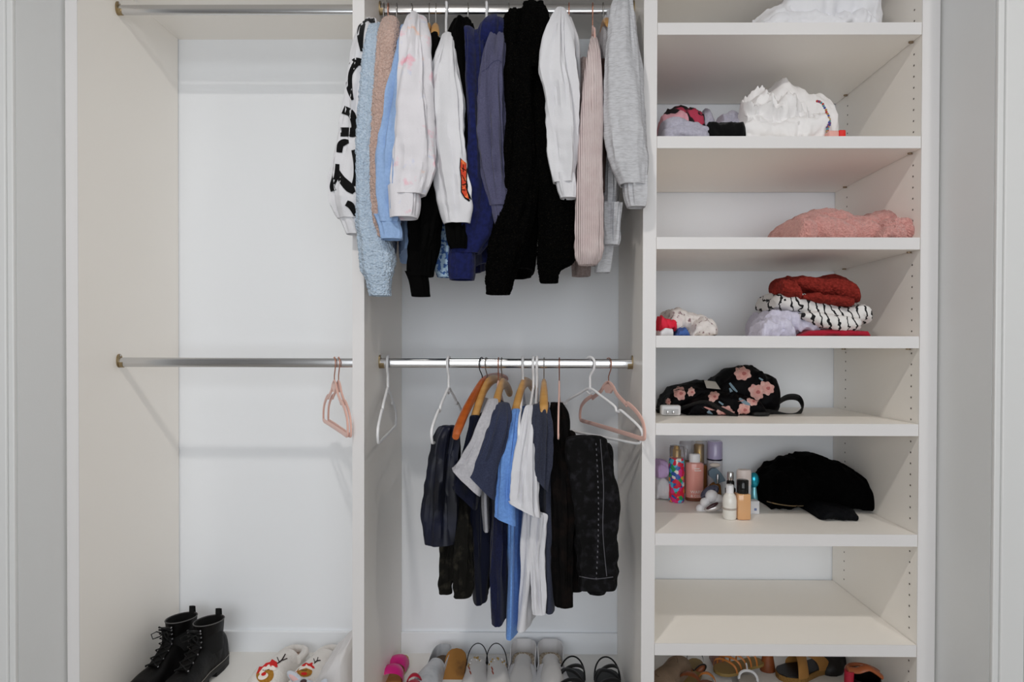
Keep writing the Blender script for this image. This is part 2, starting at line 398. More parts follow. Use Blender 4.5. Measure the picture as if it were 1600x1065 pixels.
for i, (c, sc, lo, hi, of) in enumerate((('#e5a3b3', 21, 0.60, 0.74, 3.0), ('#efbb9f', 19, 0.63, 0.76, 9.0), ('#b9c4e2', 22, 0.63, 0.78, 17.0))):
    mp = nt.nodes.new('ShaderNodeMapping'); mp.inputs['Location'].default_value = (of, of * 1.7, of * 0.3); nt.links.new(tc.outputs['Object'], mp.inputs[0])
    tn = nt.nodes.new('ShaderNodeTexNoise'); tn.inputs['Scale'].default_value = sc; tn.inputs['Detail'].default_value = 5; nt.links.new(mp.outputs[0], tn.inputs['Vector'])
    rp_ = nt.nodes.new('ShaderNodeMapRange'); rp_.inputs['From Min'].default_value = lo; rp_.inputs['From Max'].default_value = hi; nt.links.new(tn.outputs['Fac'], rp_.inputs['Value'])
    mx = nt.nodes.new('ShaderNodeMix'); mx.data_type = 'RGBA'; nt.links.new(rp_.outputs[0], mx.inputs['Factor'])
    if prev is None: mx.inputs['A'].default_value = lin('#d8d6db')
    else: nt.links.new(prev, mx.inputs['A'])
    mx.inputs['B'].default_value = lin(c); prev = mx.outputs['Result']
nt.links.new(prev, b.inputs['Base Color'])

# ------------------------------------------------------------------ hangers
M_WPLASTIC = mat('white_plastic', '#e8e8ea', 0.3)
M_VELVET = mat('pink_velvet', '#e3b5a8', 0.9, sheen=0.4, bump=('noise', 600, 0.2), spec=0.2)
M_COPPER = mat('rose_copper', '#c98f78', 0.3, 1.0)
M_STEEL = mat('hook_steel', '#a9a6a2', 0.3, 1.0)
M_BLACKW = mat('black_hook', '#17161a', 0.35, 0.6)
M_WOOD = mat('natural_wood', '#c99a5b', 0.4, mix=('#b98747', 9, 0.35, 0.7, 4, (1, 1, 9)), coat=0.3)
M_CHERRY = mat('orange_cherry_wood', '#b65b21', 0.35, mix=('#a04b18', 9, 0.35, 0.7, 4, (1, 1, 9)), coat=0.4)
def to_px(p):
    d = Vector(p) - CAM; y = d.dot(FWD); return 800 + SHX + F * d.dot(RGT) / y, 532.5 + SHY - F * d.dot(UPV) / y
def yaw_for(C, R, drop, px):
    best = (1e9, 0)
    for k in range(-75, 76):
        a = math.radians(k); p = C + Vector((R * math.sin(a), -R * math.cos(a), -drop)); e = abs(to_px(p)[0] - px)
        if e < best[0]: best = (e, a)
    return best[1]
def hanger(kind, label, hook_px, up, tip_px=None, yaw=None, hook_mat=None, group=None, tilt=0.0, body_mat=None, arm=1.0):
    zr = ZU if up else ZL
    C = W(hook_px, 14.5 if up else 567.5, ROD_Y); C.z = zr
    R, drop = (0.205, 0.205) if kind == 'plastic' else (0.205, 0.19) if kind == 'velvet' else (0.21, 0.125)
    R, drop = R * arm * math.cos(tilt) + drop * math.sin(tilt), drop * math.cos(tilt) - R * arm * math.sin(tilt)
    a = yaw if yaw is not None else yaw_for(C, R, drop, tip_px)
    u = Vector((math.sin(a), -math.cos(a), 0)); nrm = Vector((math.cos(a), math.sin(a), 0))
    def P(s, z, q=0.0):
        s *= arm                            # s along the arms (+ to the room), z below the rod
        s2 = s * math.cos(tilt) - z * math.sin(tilt); z2 = s * math.sin(tilt) + z * math.cos(tilt)
        return C + u * s2 + Vector((0, 0, z2)) + nrm * q
    name = {'plastic': 'plastic_hanger', 'velvet': 'velvet_hanger', 'wood': 'wooden_hanger'}[kind]
    t = thing(name, label, 'hanger', C, group)
    rw = 0.0042 if kind == 'plastic' else 0.0017
    rr = 0.0165 + rw
    neck = {'plastic': -0.078, 'velvet': -0.060, 'wood': -0.052}[kind]
    arc = [P(rr * math.sin(th) * (-1), rr * math.cos(th)) for th in [(-2.2 + 0.2 * i) for i in range(int(2.2 / 0.2) + 1)]]
    arc += [P(-rr * math.sin(th), rr * math.cos(th)) for th in [0.2 * i for i in range(1, 9)]]
    # the open end hangs behind the rod; the neck leaves from the front side
    hook = arc[::1]
    hp = [P(-rr * math.sin(th), rr * math.cos(th)) for th in [2.0 - 0.2 * i for i in range(19)]]
    hp += [P(rr * 0.85, -0.016), P(rr * 0.4, -0.028), P(0.0, -0.040), P(0, neck - 0.004)]
    hm = hook_mat or {'plastic': M_WPLASTIC, 'velvet': M_COPPER, 'wood': M_STEEL}[kind]
    part(t, 'hook', tube(hp, rw, 8), hm)
    bm_ = body_mat or {'plastic': M_WPLASTIC, 'velvet': M_VELVET, 'wood': M_WOOD}[kind]
    if kind == 'plastic':
        L = [(0, neck), (0.05, -0.098), (0.105, -0.124), (0.112, -0.137), (0.122, -0.139), (0.130, -0.134), (0.165, -0.152), (0.198, -0.172), (0.212, -0.190), (0.208, -0.210), (0.19, -0.222), (0.10, -0.2225), (0.0, -0.223)]
        full = L + [(-s, z) for s, z in L[::-1]][1:-1]
        Q = cat_rom(full, 96, True)
        part(t, 'frame', tube([P(s, z) for s, z in Q], 0.0042, 8, closed=True), bm_)
        part(t, 'neck_brace', tube([P(-0.014, neck - 0.010), P(0, neck - 0.018), P(0.014, neck - 0.010)], 0.003, 6), bm_)
    elif kind == 'velvet':
        L = [(0, neck), (0.028, -0.070), (0.055, -0.092), (0.10, -0.112), (0.112, -0.118), (0.118, -0.113), (0.16, -0.128), (0.195, -0.150), (0.208, -0.172), (0.210, -0.192), (0.200, -0.203), (0.12, -0.203), (0, -0.203)]
        full = L + [(-s, z) for s, z in L[::-1]][1:-1]
        Q = cat_rom(full, 96, True); pts = [P(s, z) for s, z in Q]
        part(t, 'frame', tube(pts, 0.0078, 8, closed=True, flat=0.38, up=None), bm_) if False else None
        R_ = []
        cen = (0, -0.15)
        for i, (s, z) in enumerate(Q):
            s0, z0 = Q[i - 1]; s1, z1 = Q[(i + 1) % len(Q)]; l = math.hypot(s1 - s0, z1 - z0); ns, nz_ = -(z1 - z0) / l, (s1 - s0) / l
            wd = 0.0065
            R_.append([P(s + ns * wd * c, z + nz_ * wd * c, 0.0027 * q) for c, q in ((1, 0.5), (0.6, 1), (-0.6, 1), (-1, 0.5), (-1, -0.5), (-0.6, -1), (0.6, -1), (1, -0.5))])
        fr = part(t, 'frame', rings(R_, True, False, False, loop=True), bm_)
        part(t, 'neck_plate', rings([[P(s, z, q) for s, z in ((-0.004, neck + 0.004), (0.004, neck + 0.004), (0.030, -0.078), (0.014, -0.092), (-0.014, -0.092), (-0.030, -0.078))] for q in (-0.0027, 0.0027)]), bm_)
    else:
        ks = [(-0.21, -0.128, 0.011, 0.010), (-0.19, -0.112, 0.014, 0.013), (-0.13, -0.083, 0.017, 0.012), (-0.06, -0.061, 0.021, 0.010), (0, -0.052, 0.025, 0.009), (0.06, -0.061, 0.021, 0.010), (0.13, -0.083, 0.017, 0.012), (0.19, -0.112, 0.014, 0.013), (0.21, -0.128, 0.011, 0.010)]
        Q = cat_rom(ks, 41); R_ = []
        for i, (s, z, h, th) in enumerate(Q):
            R_.append([P(s, z - h * 0.6 + h * 0.8 * math.sin(2 * PI * q / 12), th * math.cos(2 * PI * q / 12)) for q in range(12)])
        part(t, 'shoulders', rings(R_), bm_)
    return t

def sweat(name, label, cat, m, hook, sleeve, body=None, cuff=None, seed=1.0, Y0=-0.03, fold=0.46, cuff_mat=None, fuzz=0.0, dense=False, thick=0.026, group='sweatshirts and jackets on the upper rod', ex=2.5):
    """a garment on a hanger: front sleeve, cuff, flat body behind it, and the far sleeve"""
    hx = W(hook, 14.5, ROD_Y).x
    t = thing(name, label, cat, (hx, ROD_Y, ZU - 0.9), group)
    n, rows = (84, 190) if dense else (44, 70)
    st = sleeve_st(sleeve, Y0)
    vf = cloth(st, n, rows, fold, seed=seed, fuzz=fuzz, ex=ex, bunch=0.12)
    sl = part(t, 'sleeve', vf, m)
    if cuff:
        cs = sleeve_st(cuff, Y0); cs = [(q[0], st[-1][1], q[2], q[3] * (0.84 if i == 0 else 0.97), min(q[4], st[-1][4] * 0.9), 0.0) for i, q in enumerate(cs)]
        part(sl, 'cuff', cloth(cs, 40, 24, 0.14, kf=4, seed=seed + 3, fuzz=fuzz, round0=False), cuff_mat or m)
    if body:
        bs = body_st(hx, body)
        part(t, 'body', cloth(bs, 60, 60, fold, kf=2.2, seed=seed + 7, fuzz=fuzz, ex=3.0), m)
        z0 = bs[1][2]; d = Vector((math.sin(bs[1][5]), -math.cos(bs[1][5]), 0)); c = Vector((hx, ROD_Y, 0)) - d * min(bs[1][4], 0.2)
        far = [(c.x - d.x * k, c.y - d.y * k, z0 - dz, 0.03, 0.03, 0) for k, dz in ((0, 0.0), (0.03, 0.08), (0.035, 0.3), (0.03, 0.5))]
        part(t, 'sleeve', cloth([(x, min(y, DEP - 0.06), z, a, b, q) for x, y, z, a, b, q in far], 28, 30, fold, seed=seed + 11), m)
    return t, sl, vf

# upper rod, left to right ------------------------------------------------
t, sl, vf = sweat('graphic_sweatshirt', 'white sweatshirt with big black brush lettering, leftmost on the upper rod', 'sweatshirt', M_WHITEC, 600,
    [(578, 30, 22, 0.03), (573, 60, 34), (568, 110, 44), (561, 165, 46), (555, 220, 48), (548, 280, 54), (547, 320, 48), (549, 342, 38)],
    [(584, 28, 0.09, 0.012), (582, 45, -0.01, 0.02), (575, 150, -0.02, 0.022), (572, 300, -0.02, 0.022)],
    [(549, 336, 40), (552, 350, 32), (554, 366, 26)], seed=1, Y0=-0.025)
lets = [[(568, 36, 3), (575, 24, 6), (585, 30, 4)], [(566, 36, 8), (563, 55, 8), (565, 80, 3)],
        [(566, 97, 7), (555, 98, 11), (546, 115, 8), (546, 138, 7), (551, 156, 3)],
        [(536, 171, 10), (549, 178, 9), (554, 195, 8), (553, 206, 11), (544, 206, 11), (532, 206, 11)],
        [(530, 238, 7), (532, 226, 8), (538, 222, 8), (545, 221, 4)], [(526, 256, 7), (524, 275, 8), (519, 290, 6), (521, 298, 7)],
        [(526, 265, 5), (534, 280, 9), (546, 293, 11), (553, 301, 5)], [(552, 234, 5), (556, 255, 6), (556, 275, 6), (552, 290, 5)], [(541, 317, 7), (549, 322, 8), (555, 337, 3)]]
for l in lets: part(sl, 'lettering', stroke(vf, [(x, y, w_ * 1.3) for x, y, w_ in l]), M_INK)
sweat('sherpa_pullover', 'fuzzy sky blue sherpa pullover beside the white sweatshirt with black lettering', 'pullover', M_SKY, 607,
    [(586, 36, 22, 0.03), (585, 60, 28), (580, 110, 30), (576, 170, 30), (572, 240, 31), (573, 300, 33), (578, 350, 42), (589, 395, 57), (590, 420, 55), (592, 436, 42), (594, 462, 33)],
    [(597, 36, 0.09, 0.014), (596, 60, 0.01, 0.02), (592, 200, 0.02, 0.025), (602, 400, 0.02, 0.02)], seed=2, Y0=-0.05, fuzz=0.0035, dense=True, fold=0.12)
sweat('sherpa_pullover', 'fuzzy blush pink sherpa pullover between the sky blue and light blue ones', 'pullover', M_BLUSH, 620,
    [(611, 27, 24, 0.03), (608, 55, 36), (604, 110, 38), (600, 170, 38), (598, 240, 38), (600, 300, 40), (600, 340, 40), (606, 372, 34)],
    [(615, 28, 0.09, 0.014), (614, 60, 0.02, 0.02), (610, 200, 0.02, 0.022), (618, 350, 0.02, 0.02)], seed=3, Y0=-0.056, fuzz=0.003, dense=True, fold=0.12)
t, sl, vf = sweat('hooded_sweatshirt', 'plain light blue sweatshirt half behind the pastel tie-dye one', 'sweatshirt', M_LBLUE, 636,
    [(634, 38, 14, 0.02), (631, 80, 26), (622, 140, 36), (613, 210, 38), (609, 280, 42), (609, 325, 40), (609, 348, 35)],
    [(636, 38, 0.09, 0.012), (636, 60, 0.02, 0.02), (637, 200, 0.015, 0.022), (637, 350, 0.01, 0.022), (638, 388, 0.01, 0.022)],
    [(608, 342, 38), (611, 356, 37), (612, 374, 35)], seed=4, Y0=-0.086)
t, sl, vf = sweat('tie_dye_sweatshirt', 'white sweatshirt with pale pink and peach tie-dye blotches', 'sweatshirt', M_TIEDYE, 645,
    [(649, 22, 26, 0.03), (647, 55, 36), (645, 110, 44), (643, 170, 54), (643, 230, 66), (641, 270, 66), (637, 305, 54)],
    [(652, 24, 0.09, 0.012), (655, 50, 0.0, 0.02), (660, 180, 0.0, 0.02), (664, 280, 0.01, 0.02)],
    [(637, 298, 56), (634, 320, 48), (631, 341, 43)], seed=5, Y0=-0.104, fold=0.40)
t, sl, vf = sweat('black_sweatshirt', 'plain black sweatshirt on a wooden hanger between the tie-dye and flame sleeve ones', 'sweatshirt', M_BLACK, 676,
    [(674, 55, 30, 0.06), (672, 90, 36, 0.0), (669, 200, 40), (664, 300, 50), (660, 360, 56), (656, 405, 48), (656, 432, 40)],
    [(674, 56, 0.10, 0.014), (676, 80, 0.03, 0.022), (678, 250, 0.03, 0.03), (680, 400, 0.03, 0.028)],
    [(656, 428, 40), (657, 442, 32), (658, 463, 30)], seed=6, Y0=-0.028)
t, sl, vf = sweat('flame_sleeve_sweatshirt', 'white sweatshirt with a red lettered flame print down the sleeve', 'sweatshirt', M_WHITEC, 698,
    [(700, 51, 16, 0.03), (698, 80, 30), (696, 120, 48), (698, 160, 58), (700, 210, 58), (706, 270, 54), (712, 320, 48), (715, 350, 40)],
    [(706, 52, 0.09, 0.012), (708, 90, 0.02, 0.02), (714, 200, 0.02, 0.02), (716, 330, 0.03, 0.02)], seed=7, Y0=-0.05, fold=0.40)
M_FLAME = mat('red_flame_print', '#c23a1d', 0.8, mix=('#e9793f', 90, 0.5, 0.62, 2))
part(sl, 'print_backing', patch(vf, [(719, 246), (731, 254), (731, 290), (730, 303), (737, 311), (733, 315), (726, 310), (720, 300), (720, 280), (718, 262)], 0.002), M_INK)
part(sl, 'flame_print', patch(vf, [(720.5, 248), (729, 255), (728, 288), (727, 303), (733, 311), (727, 308), (722, 300), (721.5, 280), (719.5, 262)], 0.0035), M_FLAME)
for l in ([(721, 262, 1.2), (728, 266, 1.2)], [(722, 273, 1.2), (727, 283, 1.4)], [(722, 289, 1.2), (728, 287, 1.6)], [(722, 296, 1.0), (727, 297, 1.0)], [(724, 256, 1.0), (724, 268, 1.2)]):
    part(sl, 'print_stroke', stroke(vf, l, 6, 0.005), M_INK)
part(t, 'inner_sleeve', cloth(sleeve_st([(713, 325, 34), (714, 350, 36), (715, 375, 32), (717, 389, 26)], -0.046), 36, 30, 0.3, seed=8, round0=False), M_BLACK)
sweat('black_hoodie', 'black hoodie tucked between the flame sleeve and royal blue sweatshirts', 'hoodie', M_BLACK, 731,
    [(723, 28, 22, 0.08), (721, 55, 40, 0.05), (724, 100, 40, 0.02), (730, 200, 34), (732, 330, 34)],
    [(728, 30, 0.10, 0.02), (732, 60, 0.05, 0.022), (734, 200, 0.03, 0.022), (740, 330, 0.03, 0.022)], seed=9, Y0=-0.005)
t, sl, vf = sweat('royal_blue_hoodie', 'royal blue hoodie between the black hoodie and the slate blue sweatshirt', 'hoodie', M_ROYAL, 752,
    [(742, 47, 34, 0.05), (742, 80, 40, 0.0), (744, 180, 42), (748, 250, 46), (746, 310, 54), (736, 365, 60), (726, 396, 46)],
    [(752, 48, 0.10, 0.02), (756, 70, 0.03, 0.024), (762, 250, 0.02, 0.024), (762, 410, 0.04, 0.022)],
    [(726, 392, 46), (723, 412, 43), (722, 437, 40)], seed=10, Y0=-0.024)
part(t, 'hood', cloth(sleeve_st([(772, 36, 22, 0.09, 0.05), (770, 48, 42, 0.06, 0.06), (768, 64, 44, 0.04, 0.05), (764, 90, 30, 0.04, 0.03)]), 40, 40, 0.3, seed=12), M_ROYAL)
t, sl, vf = sweat('slate_sweatshirt', 'faded slate blue sweatshirt beside the black sherpa jacket', 'sweatshirt', M_SLATE, 778,
    [(778, 48, 24, 0.03), (773, 80, 36), (768, 125, 40), (769, 180, 44), (772, 230, 44), (777, 280, 40), (781, 322, 32)],
    [(782, 50, 0.10, 0.012), (786, 80, 0.02, 0.02), (788, 250, 0.02, 0.02), (786, 340, 0.03, 0.02)],
    [(781, 316, 30), (783, 340, 25), (787, 367, 19)], seed=13, Y0=-0.045)
part(sl, 'seam', stroke(vf, [(752, 112, 1.2), (761, 107, 1.2), (769, 98, 1.2), (778, 94, 1.2), (784, 98, 1.2)], 20, 0.0008), jersey('slate_seam', '#3c3d5c'))
t, sl, vf = sweat('sherpa_jacket', 'bulky black sherpa jacket in the middle of the upper rod', 'jacket', M_BSHERPA, 810,
    [(806, 20, 36, 0.06, 0.05), (808, 60, 50, 0.0), (806, 130, 46), (812, 220, 50), (808, 310, 56), (794, 370, 58), (782, 415, 46), (778, 460, 36)],
    [(826, 20, 0.08, 0.03), (828, 60, 0.0, 0.05), (830, 200, -0.005, 0.05), (822, 330, 0.0, 0.06), (812, 418, 0.02, 0.05)], seed=14, Y0=-0.035, fuzz=0.003, dense=True)
part(t, 'collar', cloth(sleeve_st([(834, 10, 34, 0.05, 0.04), (836, 30, 44, 0.01, 0.05), (833, 60, 48, -0.01, 0.045), (824, 110, 44, -0.02, 0.03)]), 60, 80, 0.2, seed=15, fuzz=0.003), M_BSHERPA)
part(t, 'sleeve', cloth(sleeve_st([(838, 120, 32, 0.02), (846, 200, 48, 0.0), (862, 290, 58, 0.0), (872, 350, 62, 0.0), (870, 405, 62, 0.005), (859, 424, 36, 0.005), (858, 442, 28, 0.005)]), 70, 150, 0.16, seed=16, fuzz=0.003), M_BSHERPA)
t, sl, vf = sweat('white_sweatshirt', 'plain bright white sweatshirt between the black sherpa jacket and the pink ribbed top', 'sweatshirt', M_WHITEC, 890,
    [(876, 11, 12, 0.03), (871, 50, 36), (868, 108, 56), (874, 150, 52), (877, 210, 48), (880, 255, 42), (882, 286, 34)],
    [(884, 16, 0.09, 0.010), (897, 50, 0.02, 0.018), (903, 100, 0.0, 0.018), (903, 150, 0.0, 0.016), (896, 180, 0.02, 0.016)],
    [(882, 280, 36), (885, 294, 32), (888, 310, 26)], seed=17, Y0=-0.045, fold=0.42)
sweat('taupe_cardigan', 'taupe knit top mostly hidden behind the pink ribbed top', 'cardigan', M_TAUPE, 912,
    [(911, 90, 14, 0.06), (908, 160, 22, 0.02), (904, 250, 26, 0.01), (903, 320, 26, 0.01), (901, 366, 18, 0.01)],
    [(912, 90, 0.10, 0.01), (914, 150, 0.06, 0.014), (914, 330, 0.06, 0.014)], seed=18)
t, sl, vf = sweat('ribbed_top', 'pale pink ribbed knit top on a copper hook hanger', 'top', M_PINKRIB, 926,
    [(928, 57, 9, 0.03, 0.01), (928, 85, 20), (927, 140, 30), (924, 220, 37), (922, 300, 43), (921, 355, 46), (921, 390, 46), (920, 404, 42), (918, 414, 28)],
    [(929, 58, 0.09, 0.008), (933, 90, 0.03, 0.014), (936, 200, 0.02, 0.016), (938, 330, 0.03, 0.016)], seed=19, Y0=-0.05, fold=0.16)
sweat('brown_blouse', 'narrow dark brown blouse between the pink ribbed top and the grey heather sweatshirt', 'blouse', M_BROWN, 938,
    [(941, 92, 8, 0.04, 0.01), (941, 150, 12, 0.02), (940, 230, 12, 0.02), (939, 300, 12, 0.02)],
    [(941, 94, 0.10, 0.008), (942, 130, 0.06, 0.012), (942, 300, 0.06, 0.012)], seed=20)
t, sl, vf = sweat('heather_sweatshirt', 'light grey heather sweatshirt, rightmost on the upper rod', 'sweatshirt', M_HEATHER, 945,
    [(973, -12, 22, 0.03), (973, 20, 40), (974, 80, 52), (976, 160, 58), (980, 230, 58), (984, 268, 50), (988, 290, 42)],
    [(955, 10, 0.08, 0.012), (958, 50, 0.01, 0.02), (957, 200, 0.01, 0.024), (955, 290, 0.012, 0.026), (953, 330, 0.014, 0.026)],
    [(988, 284, 42), (991, 304, 36), (994, 324, 29)], seed=21, Y0=-0.045, fold=0.34)
part(t, 'hem', cloth(sleeve_st([(953, 318, 34, 0.03), (952, 350, 32, 0.03), (953, 383, 26, 0.03)]), 44, 30, 0.5, kf=3, seed=22, round0=False), M_HEATHER)
part(t, 'sleeve', cloth(sleeve_st([(948, 360, 28, 0.06), (945, 395, 26, 0.06), (941, 426, 24, 0.06)]), 36, 24, 0.25, seed=23, round0=False), M_HEATHER)
M_BLUEPR = mat('blue_white_print', '#a9c4dc', 0.9, mix=('#3b5f9c', 90, 0.5, 0.56, 2))
sweat('printed_blouse', 'pale blue printed blouse whose hem peeks out beside the royal blue cuff', 'blouse', M_BLUEPR, 690,
    [(690, 90, 16, 0.08), (690, 200, 26, 0.06), (691, 320, 34, 0.05), (692, 400, 30, 0.05), (697, 433, 26, 0.05)],
    [(690, 92, 0.12, 0.01), (692, 130, 0.09, 0.014), (698, 400, 0.07, 0.014)], seed=24)

UP = [('velvet', 600, None, 'hanger with a thin hook holding the white sweatshirt with black lettering', M_STEEL), ('velvet', 607, None, 'hanger with a copper hook holding the sky blue sherpa pullover', M_COPPER), ('velvet', 620, None, 'hanger with a steel hook holding the blush sherpa pullover', M_STEEL),
      ('velvet', 643, None, 'hanger with a steel hook holding the tie-dye sweatshirt', M_STEEL), ('wood', 671, 'x', 'natural wooden hanger, left hook of the two above the plain black sweatshirt', None), ('wood', 681, 'x', 'natural wooden hanger, right hook of the two above the plain black sweatshirt', None),
      ('plastic', 697, None, 'white plastic hanger holding the flame sleeve sweatshirt', None), ('velvet', 731, None, 'hanger with a steel hook holding the black hoodie', M_STEEL), ('plastic', 760, None, 'white plastic hanger holding the royal blue hoodie', None),
      ('velvet', 795, None, 'hanger with a thin steel hook left of the black sherpa jacket collar', M_STEEL), ('velvet', 824, None, 'hanger with a steel hook holding the black sherpa jacket', M_STEEL), ('velvet', 889, None, 'hanger with a copper hook holding the plain bright white sweatshirt', None),
      ('velvet', 926, None, 'hanger with a copper hook holding the pink ribbed top', None), ('wood', 942, 'x', 'natural wooden hanger holding the grey heather sweatshirt', None)]
M_GREYV = mat('grey_velvet', '#55545a', 0.9)
TIP = {600: 585, 607: 594, 620: 612, 643: 652, 671: 664, 681: 680, 697: 706, 731: 734, 760: 765, 795: 800, 824: 828, 889: 890, 926: 929, 942: 952}
for kind, px, _, lab, hm in UP:
    hanger(kind, lab, px, True, tip_px=TIP[px], hook_mat=hm, group='hangers on the upper rod', arm=0.5 if px in (671, 681) else 0.78, body_mat=M_GREYV if hm is M_STEEL else None)

# ------------------------------------------------------------------ lower rod
M_NAVYSAT = mat('navy_satin', '#080b17', 0.5, mix=('#0f142b', 12, 0.4, 0.7), spec=0.4)
M_DENIMO = mat('faded_black_denim', '#100f0c', 0.9, bump=('noise', 500, 0.4), mix=('#3a372e', 40, 0.52, 0.82, 6), spec=0.2)
M_DENIMB = mat('washed_black_denim', '#09090a', 0.9, bump=('noise', 500, 0.4), mix=('#2c2b31', 50, 0.5, 0.85, 9), spec=0.2)
M_GREYT = jersey('light_grey_jersey', '#b9b8bd', '#aeadb3')
M_NAVYT = jersey('deep_navy_jersey', '#0d1124')
M_SLATET = jersey('slate_navy_jersey', '#2c3146', '#363c53', 300)
M_NAVYB = jersey('ink_navy_jersey', '#141832', '#1a1f3e', 200)
M_AZURE = jersey('azure_jersey', '#6f9bdc', '#668fd0')
M_WTEE = jersey('soft_white_jersey', '#d6d6db')
M_CHAR = jersey('charcoal_navy_jersey', '#2e3140', '#373b4b', 300)
M_BROWNBL = mat('brown_black_twill', '#060505', 0.9, mix=('#170f0c', 26, 0.5, 0.75), bump=('noise', 500, 0.3), spec=0.15)
M_STITCH = mat('pale_stitching', '#5e5d63', 0.9)
G_LOW = 'clothes on the lower rod'
def low(name, label, cat, m, hook, pieces, body=None, seed=1.0, fold=0.42, body_mat=None):
    hx = W(hook, 567.5, ROD_Y).x
    t = thing(name, label, cat, (hx, ROD_Y, ZL - 0.8), G_LOW); out = []
    for i, q in enumerate(pieces):
        nm, L, Y0 = q[:3]; kw = q[3] if len(q) > 3 else {}
        vf = cloth(sleeve_st(L, Y0), kw.get('n', 48), kw.get('rows', 64), kw.get('fold', fold), seed=seed + i * 2.3, ex=kw.get('ex', 2.5), bunch=kw.get('bunch', 0.10), kf=kw.get('kf', 1.7), round0=kw.get('round0', True))
        out.append((part(t, nm, vf, kw.get('m', m)), vf))
    if body:
        part(t, 'body', cloth(body_st(hx, body), 64, 70, fold, kf=2.0, seed=seed + 7, ex=2.8), body_mat or m)
    return t, out
low('satin_trousers', 'navy satin trousers folded over the white hanger, leftmost on the lower rod', 'trousers', M_NAVYSAT, 700,
    [('leg', [(702, 664, 24, 0.02), (696, 684, 36), (691, 730, 40), (688, 790, 44), (687, 848, 44)], -0.005), ('leg', [(706, 668, 22, 0.08), (704, 740, 30, 0.06), (702, 846, 32, 0.06)], 0.05)], seed=31)
low('denim_trousers', 'faded olive black denim trousers with rolled ends under the orange wooden hanger', 'trousers', M_DENIMO, 746,
    [('leg', [(706, 735, 12, 0.05), (704, 790, 20), (699, 860, 24), (696, 905, 22), (696, 926, 20)], 0.01, dict(fold=0.4, bunch=0.3)), ('leg', [(722, 740, 22, 0.06), (721, 800, 28), (722, 870, 32), (722, 912, 30), (722, 931, 28)], 0.0, dict(fold=0.4, bunch=0.3))],
    [(726, 730, 0.08, 0.02), (728, 800, 0.06, 0.024), (736, 905, 0.06, 0.024)], seed=33)
low('navy_tee', 'deep navy tee whose sleeve shows below the light grey one', 'tee shirt', M_NAVYT, 754,
    [('sleeve', [(742, 648, 14, 0.04), (738, 690, 22), (730, 740, 34), (725, 777, 38, -0.01, 0.03, -1.0)], -0.012)],
    [(745, 650, 0.08, 0.012), (744, 720, 0.04, 0.024), (744, 830, 0.03, 0.028), (748, 946, 0.03, 0.024)], seed=35)
low('grey_tee', 'light grey tee on a natural wooden hanger, its sleeve above the navy one', 'tee shirt', M_GREYT, 761,
    [('sleeve', [(771, 622, 14, 0.04), (764, 650, 24), (754, 685, 32), (740, 720, 44), (729, 753, 46, -0.035, 0.03, -0.95)], -0.035)],
    [(772, 626, 0.08, 0.010), (766, 690, 0.04, 0.012), (758, 760, 0.01, 0.012), (760, 832, 0.02, 0.012)], seed=37, fold=0.34)
low('slate_tee', 'slate navy tee with a wide drooping sleeve, fifth from the left on the lower rod', 'tee shirt', M_SLATET, 783,
    [('sleeve', [(787, 628, 18, 0.03), (784, 650, 32), (773, 690, 40), (760, 728, 48), (752, 759, 46, -0.04, 0.03, -1.0)], -0.04)],
    [(789, 630, 0.08, 0.012), (786, 690, 0.01, 0.018), (778, 780, -0.005, 0.024), (776, 880, -0.01, 0.030), (777, 980, -0.01, 0.026)], seed=39, fold=0.42, body_mat=M_NAVYB)
low('azure_tee', 'bright sky blue tee, the longest hanging one beside the white tee', 'tee shirt', M_AZURE, 814,
    [('sleeve', [(806, 638, 10, 0.03), (799, 670, 22), (792, 715, 30), (789, 765, 32), (789, 812, 36, -0.03, 0.026, -0.45)], -0.03)],
    [(806, 640, 0.08, 0.010), (802, 700, 0.02, 0.014), (798, 800, 0.0, 0.018), (796, 900, 0.0, 0.020), (794, 1000, 0.0, 0.020)], seed=41)
low('white_tee', 'white tee hanging between the bright sky blue and charcoal tees', 'tee shirt', M_WTEE, 834,
    [('sleeve', [(830, 632, 12, 0.03), (826, 675, 24), (820, 730, 38), (818, 768, 46), (819, 795, 52, -0.045, 0.03, -0.5)], -0.045, dict(fold=0.5)), ('side_drape', [(842, 800, 22, 0.0), (838, 860, 24, 0.0), (840, 920, 24, 0.0), (842, 958, 20, 0.0)], 0.0, dict(fold=0.5))],
    [(833, 636, 0.08, 0.010), (830, 700, 0.02, 0.014), (824, 800, -0.005, 0.022), (820, 900, -0.01, 0.026), (812, 988, -0.01, 0.024)], seed=43)
low('charcoal_tee', 'charcoal navy tee between the white tee and the black trousers', 'tee shirt', M_CHAR, 850,
    [('sleeve', [(844, 630, 20, 0.03), (846, 660, 26), (845, 700, 28), (843, 752, 24, -0.03, 0.026, -1.2)], -0.03)],
    [(850, 632, 0.08, 0.014), (856, 680, 0.02, 0.02), (858, 800, 0.0, 0.022), (859, 960, 0.0, 0.022)], seed=45, body_mat=M_CHAR)
low('black_trousers', 'plain brownish black trousers on the edge-on pink hanger', 'trousers', M_BROWNBL, 873,
    [('leg', [(874, 650, 22, 0.05), (877, 740, 32), (880, 850, 36), (882, 945, 30)], 0.0), ('leg', [(888, 672, 18, 0.06), (892, 780, 26), (896, 860, 28), (899, 922, 20)], 0.03), ('waistband', [(868, 628, 16, 0.09), (871, 648, 28, 0.07), (872, 680, 30, 0.06)], 0.06)], seed=47)
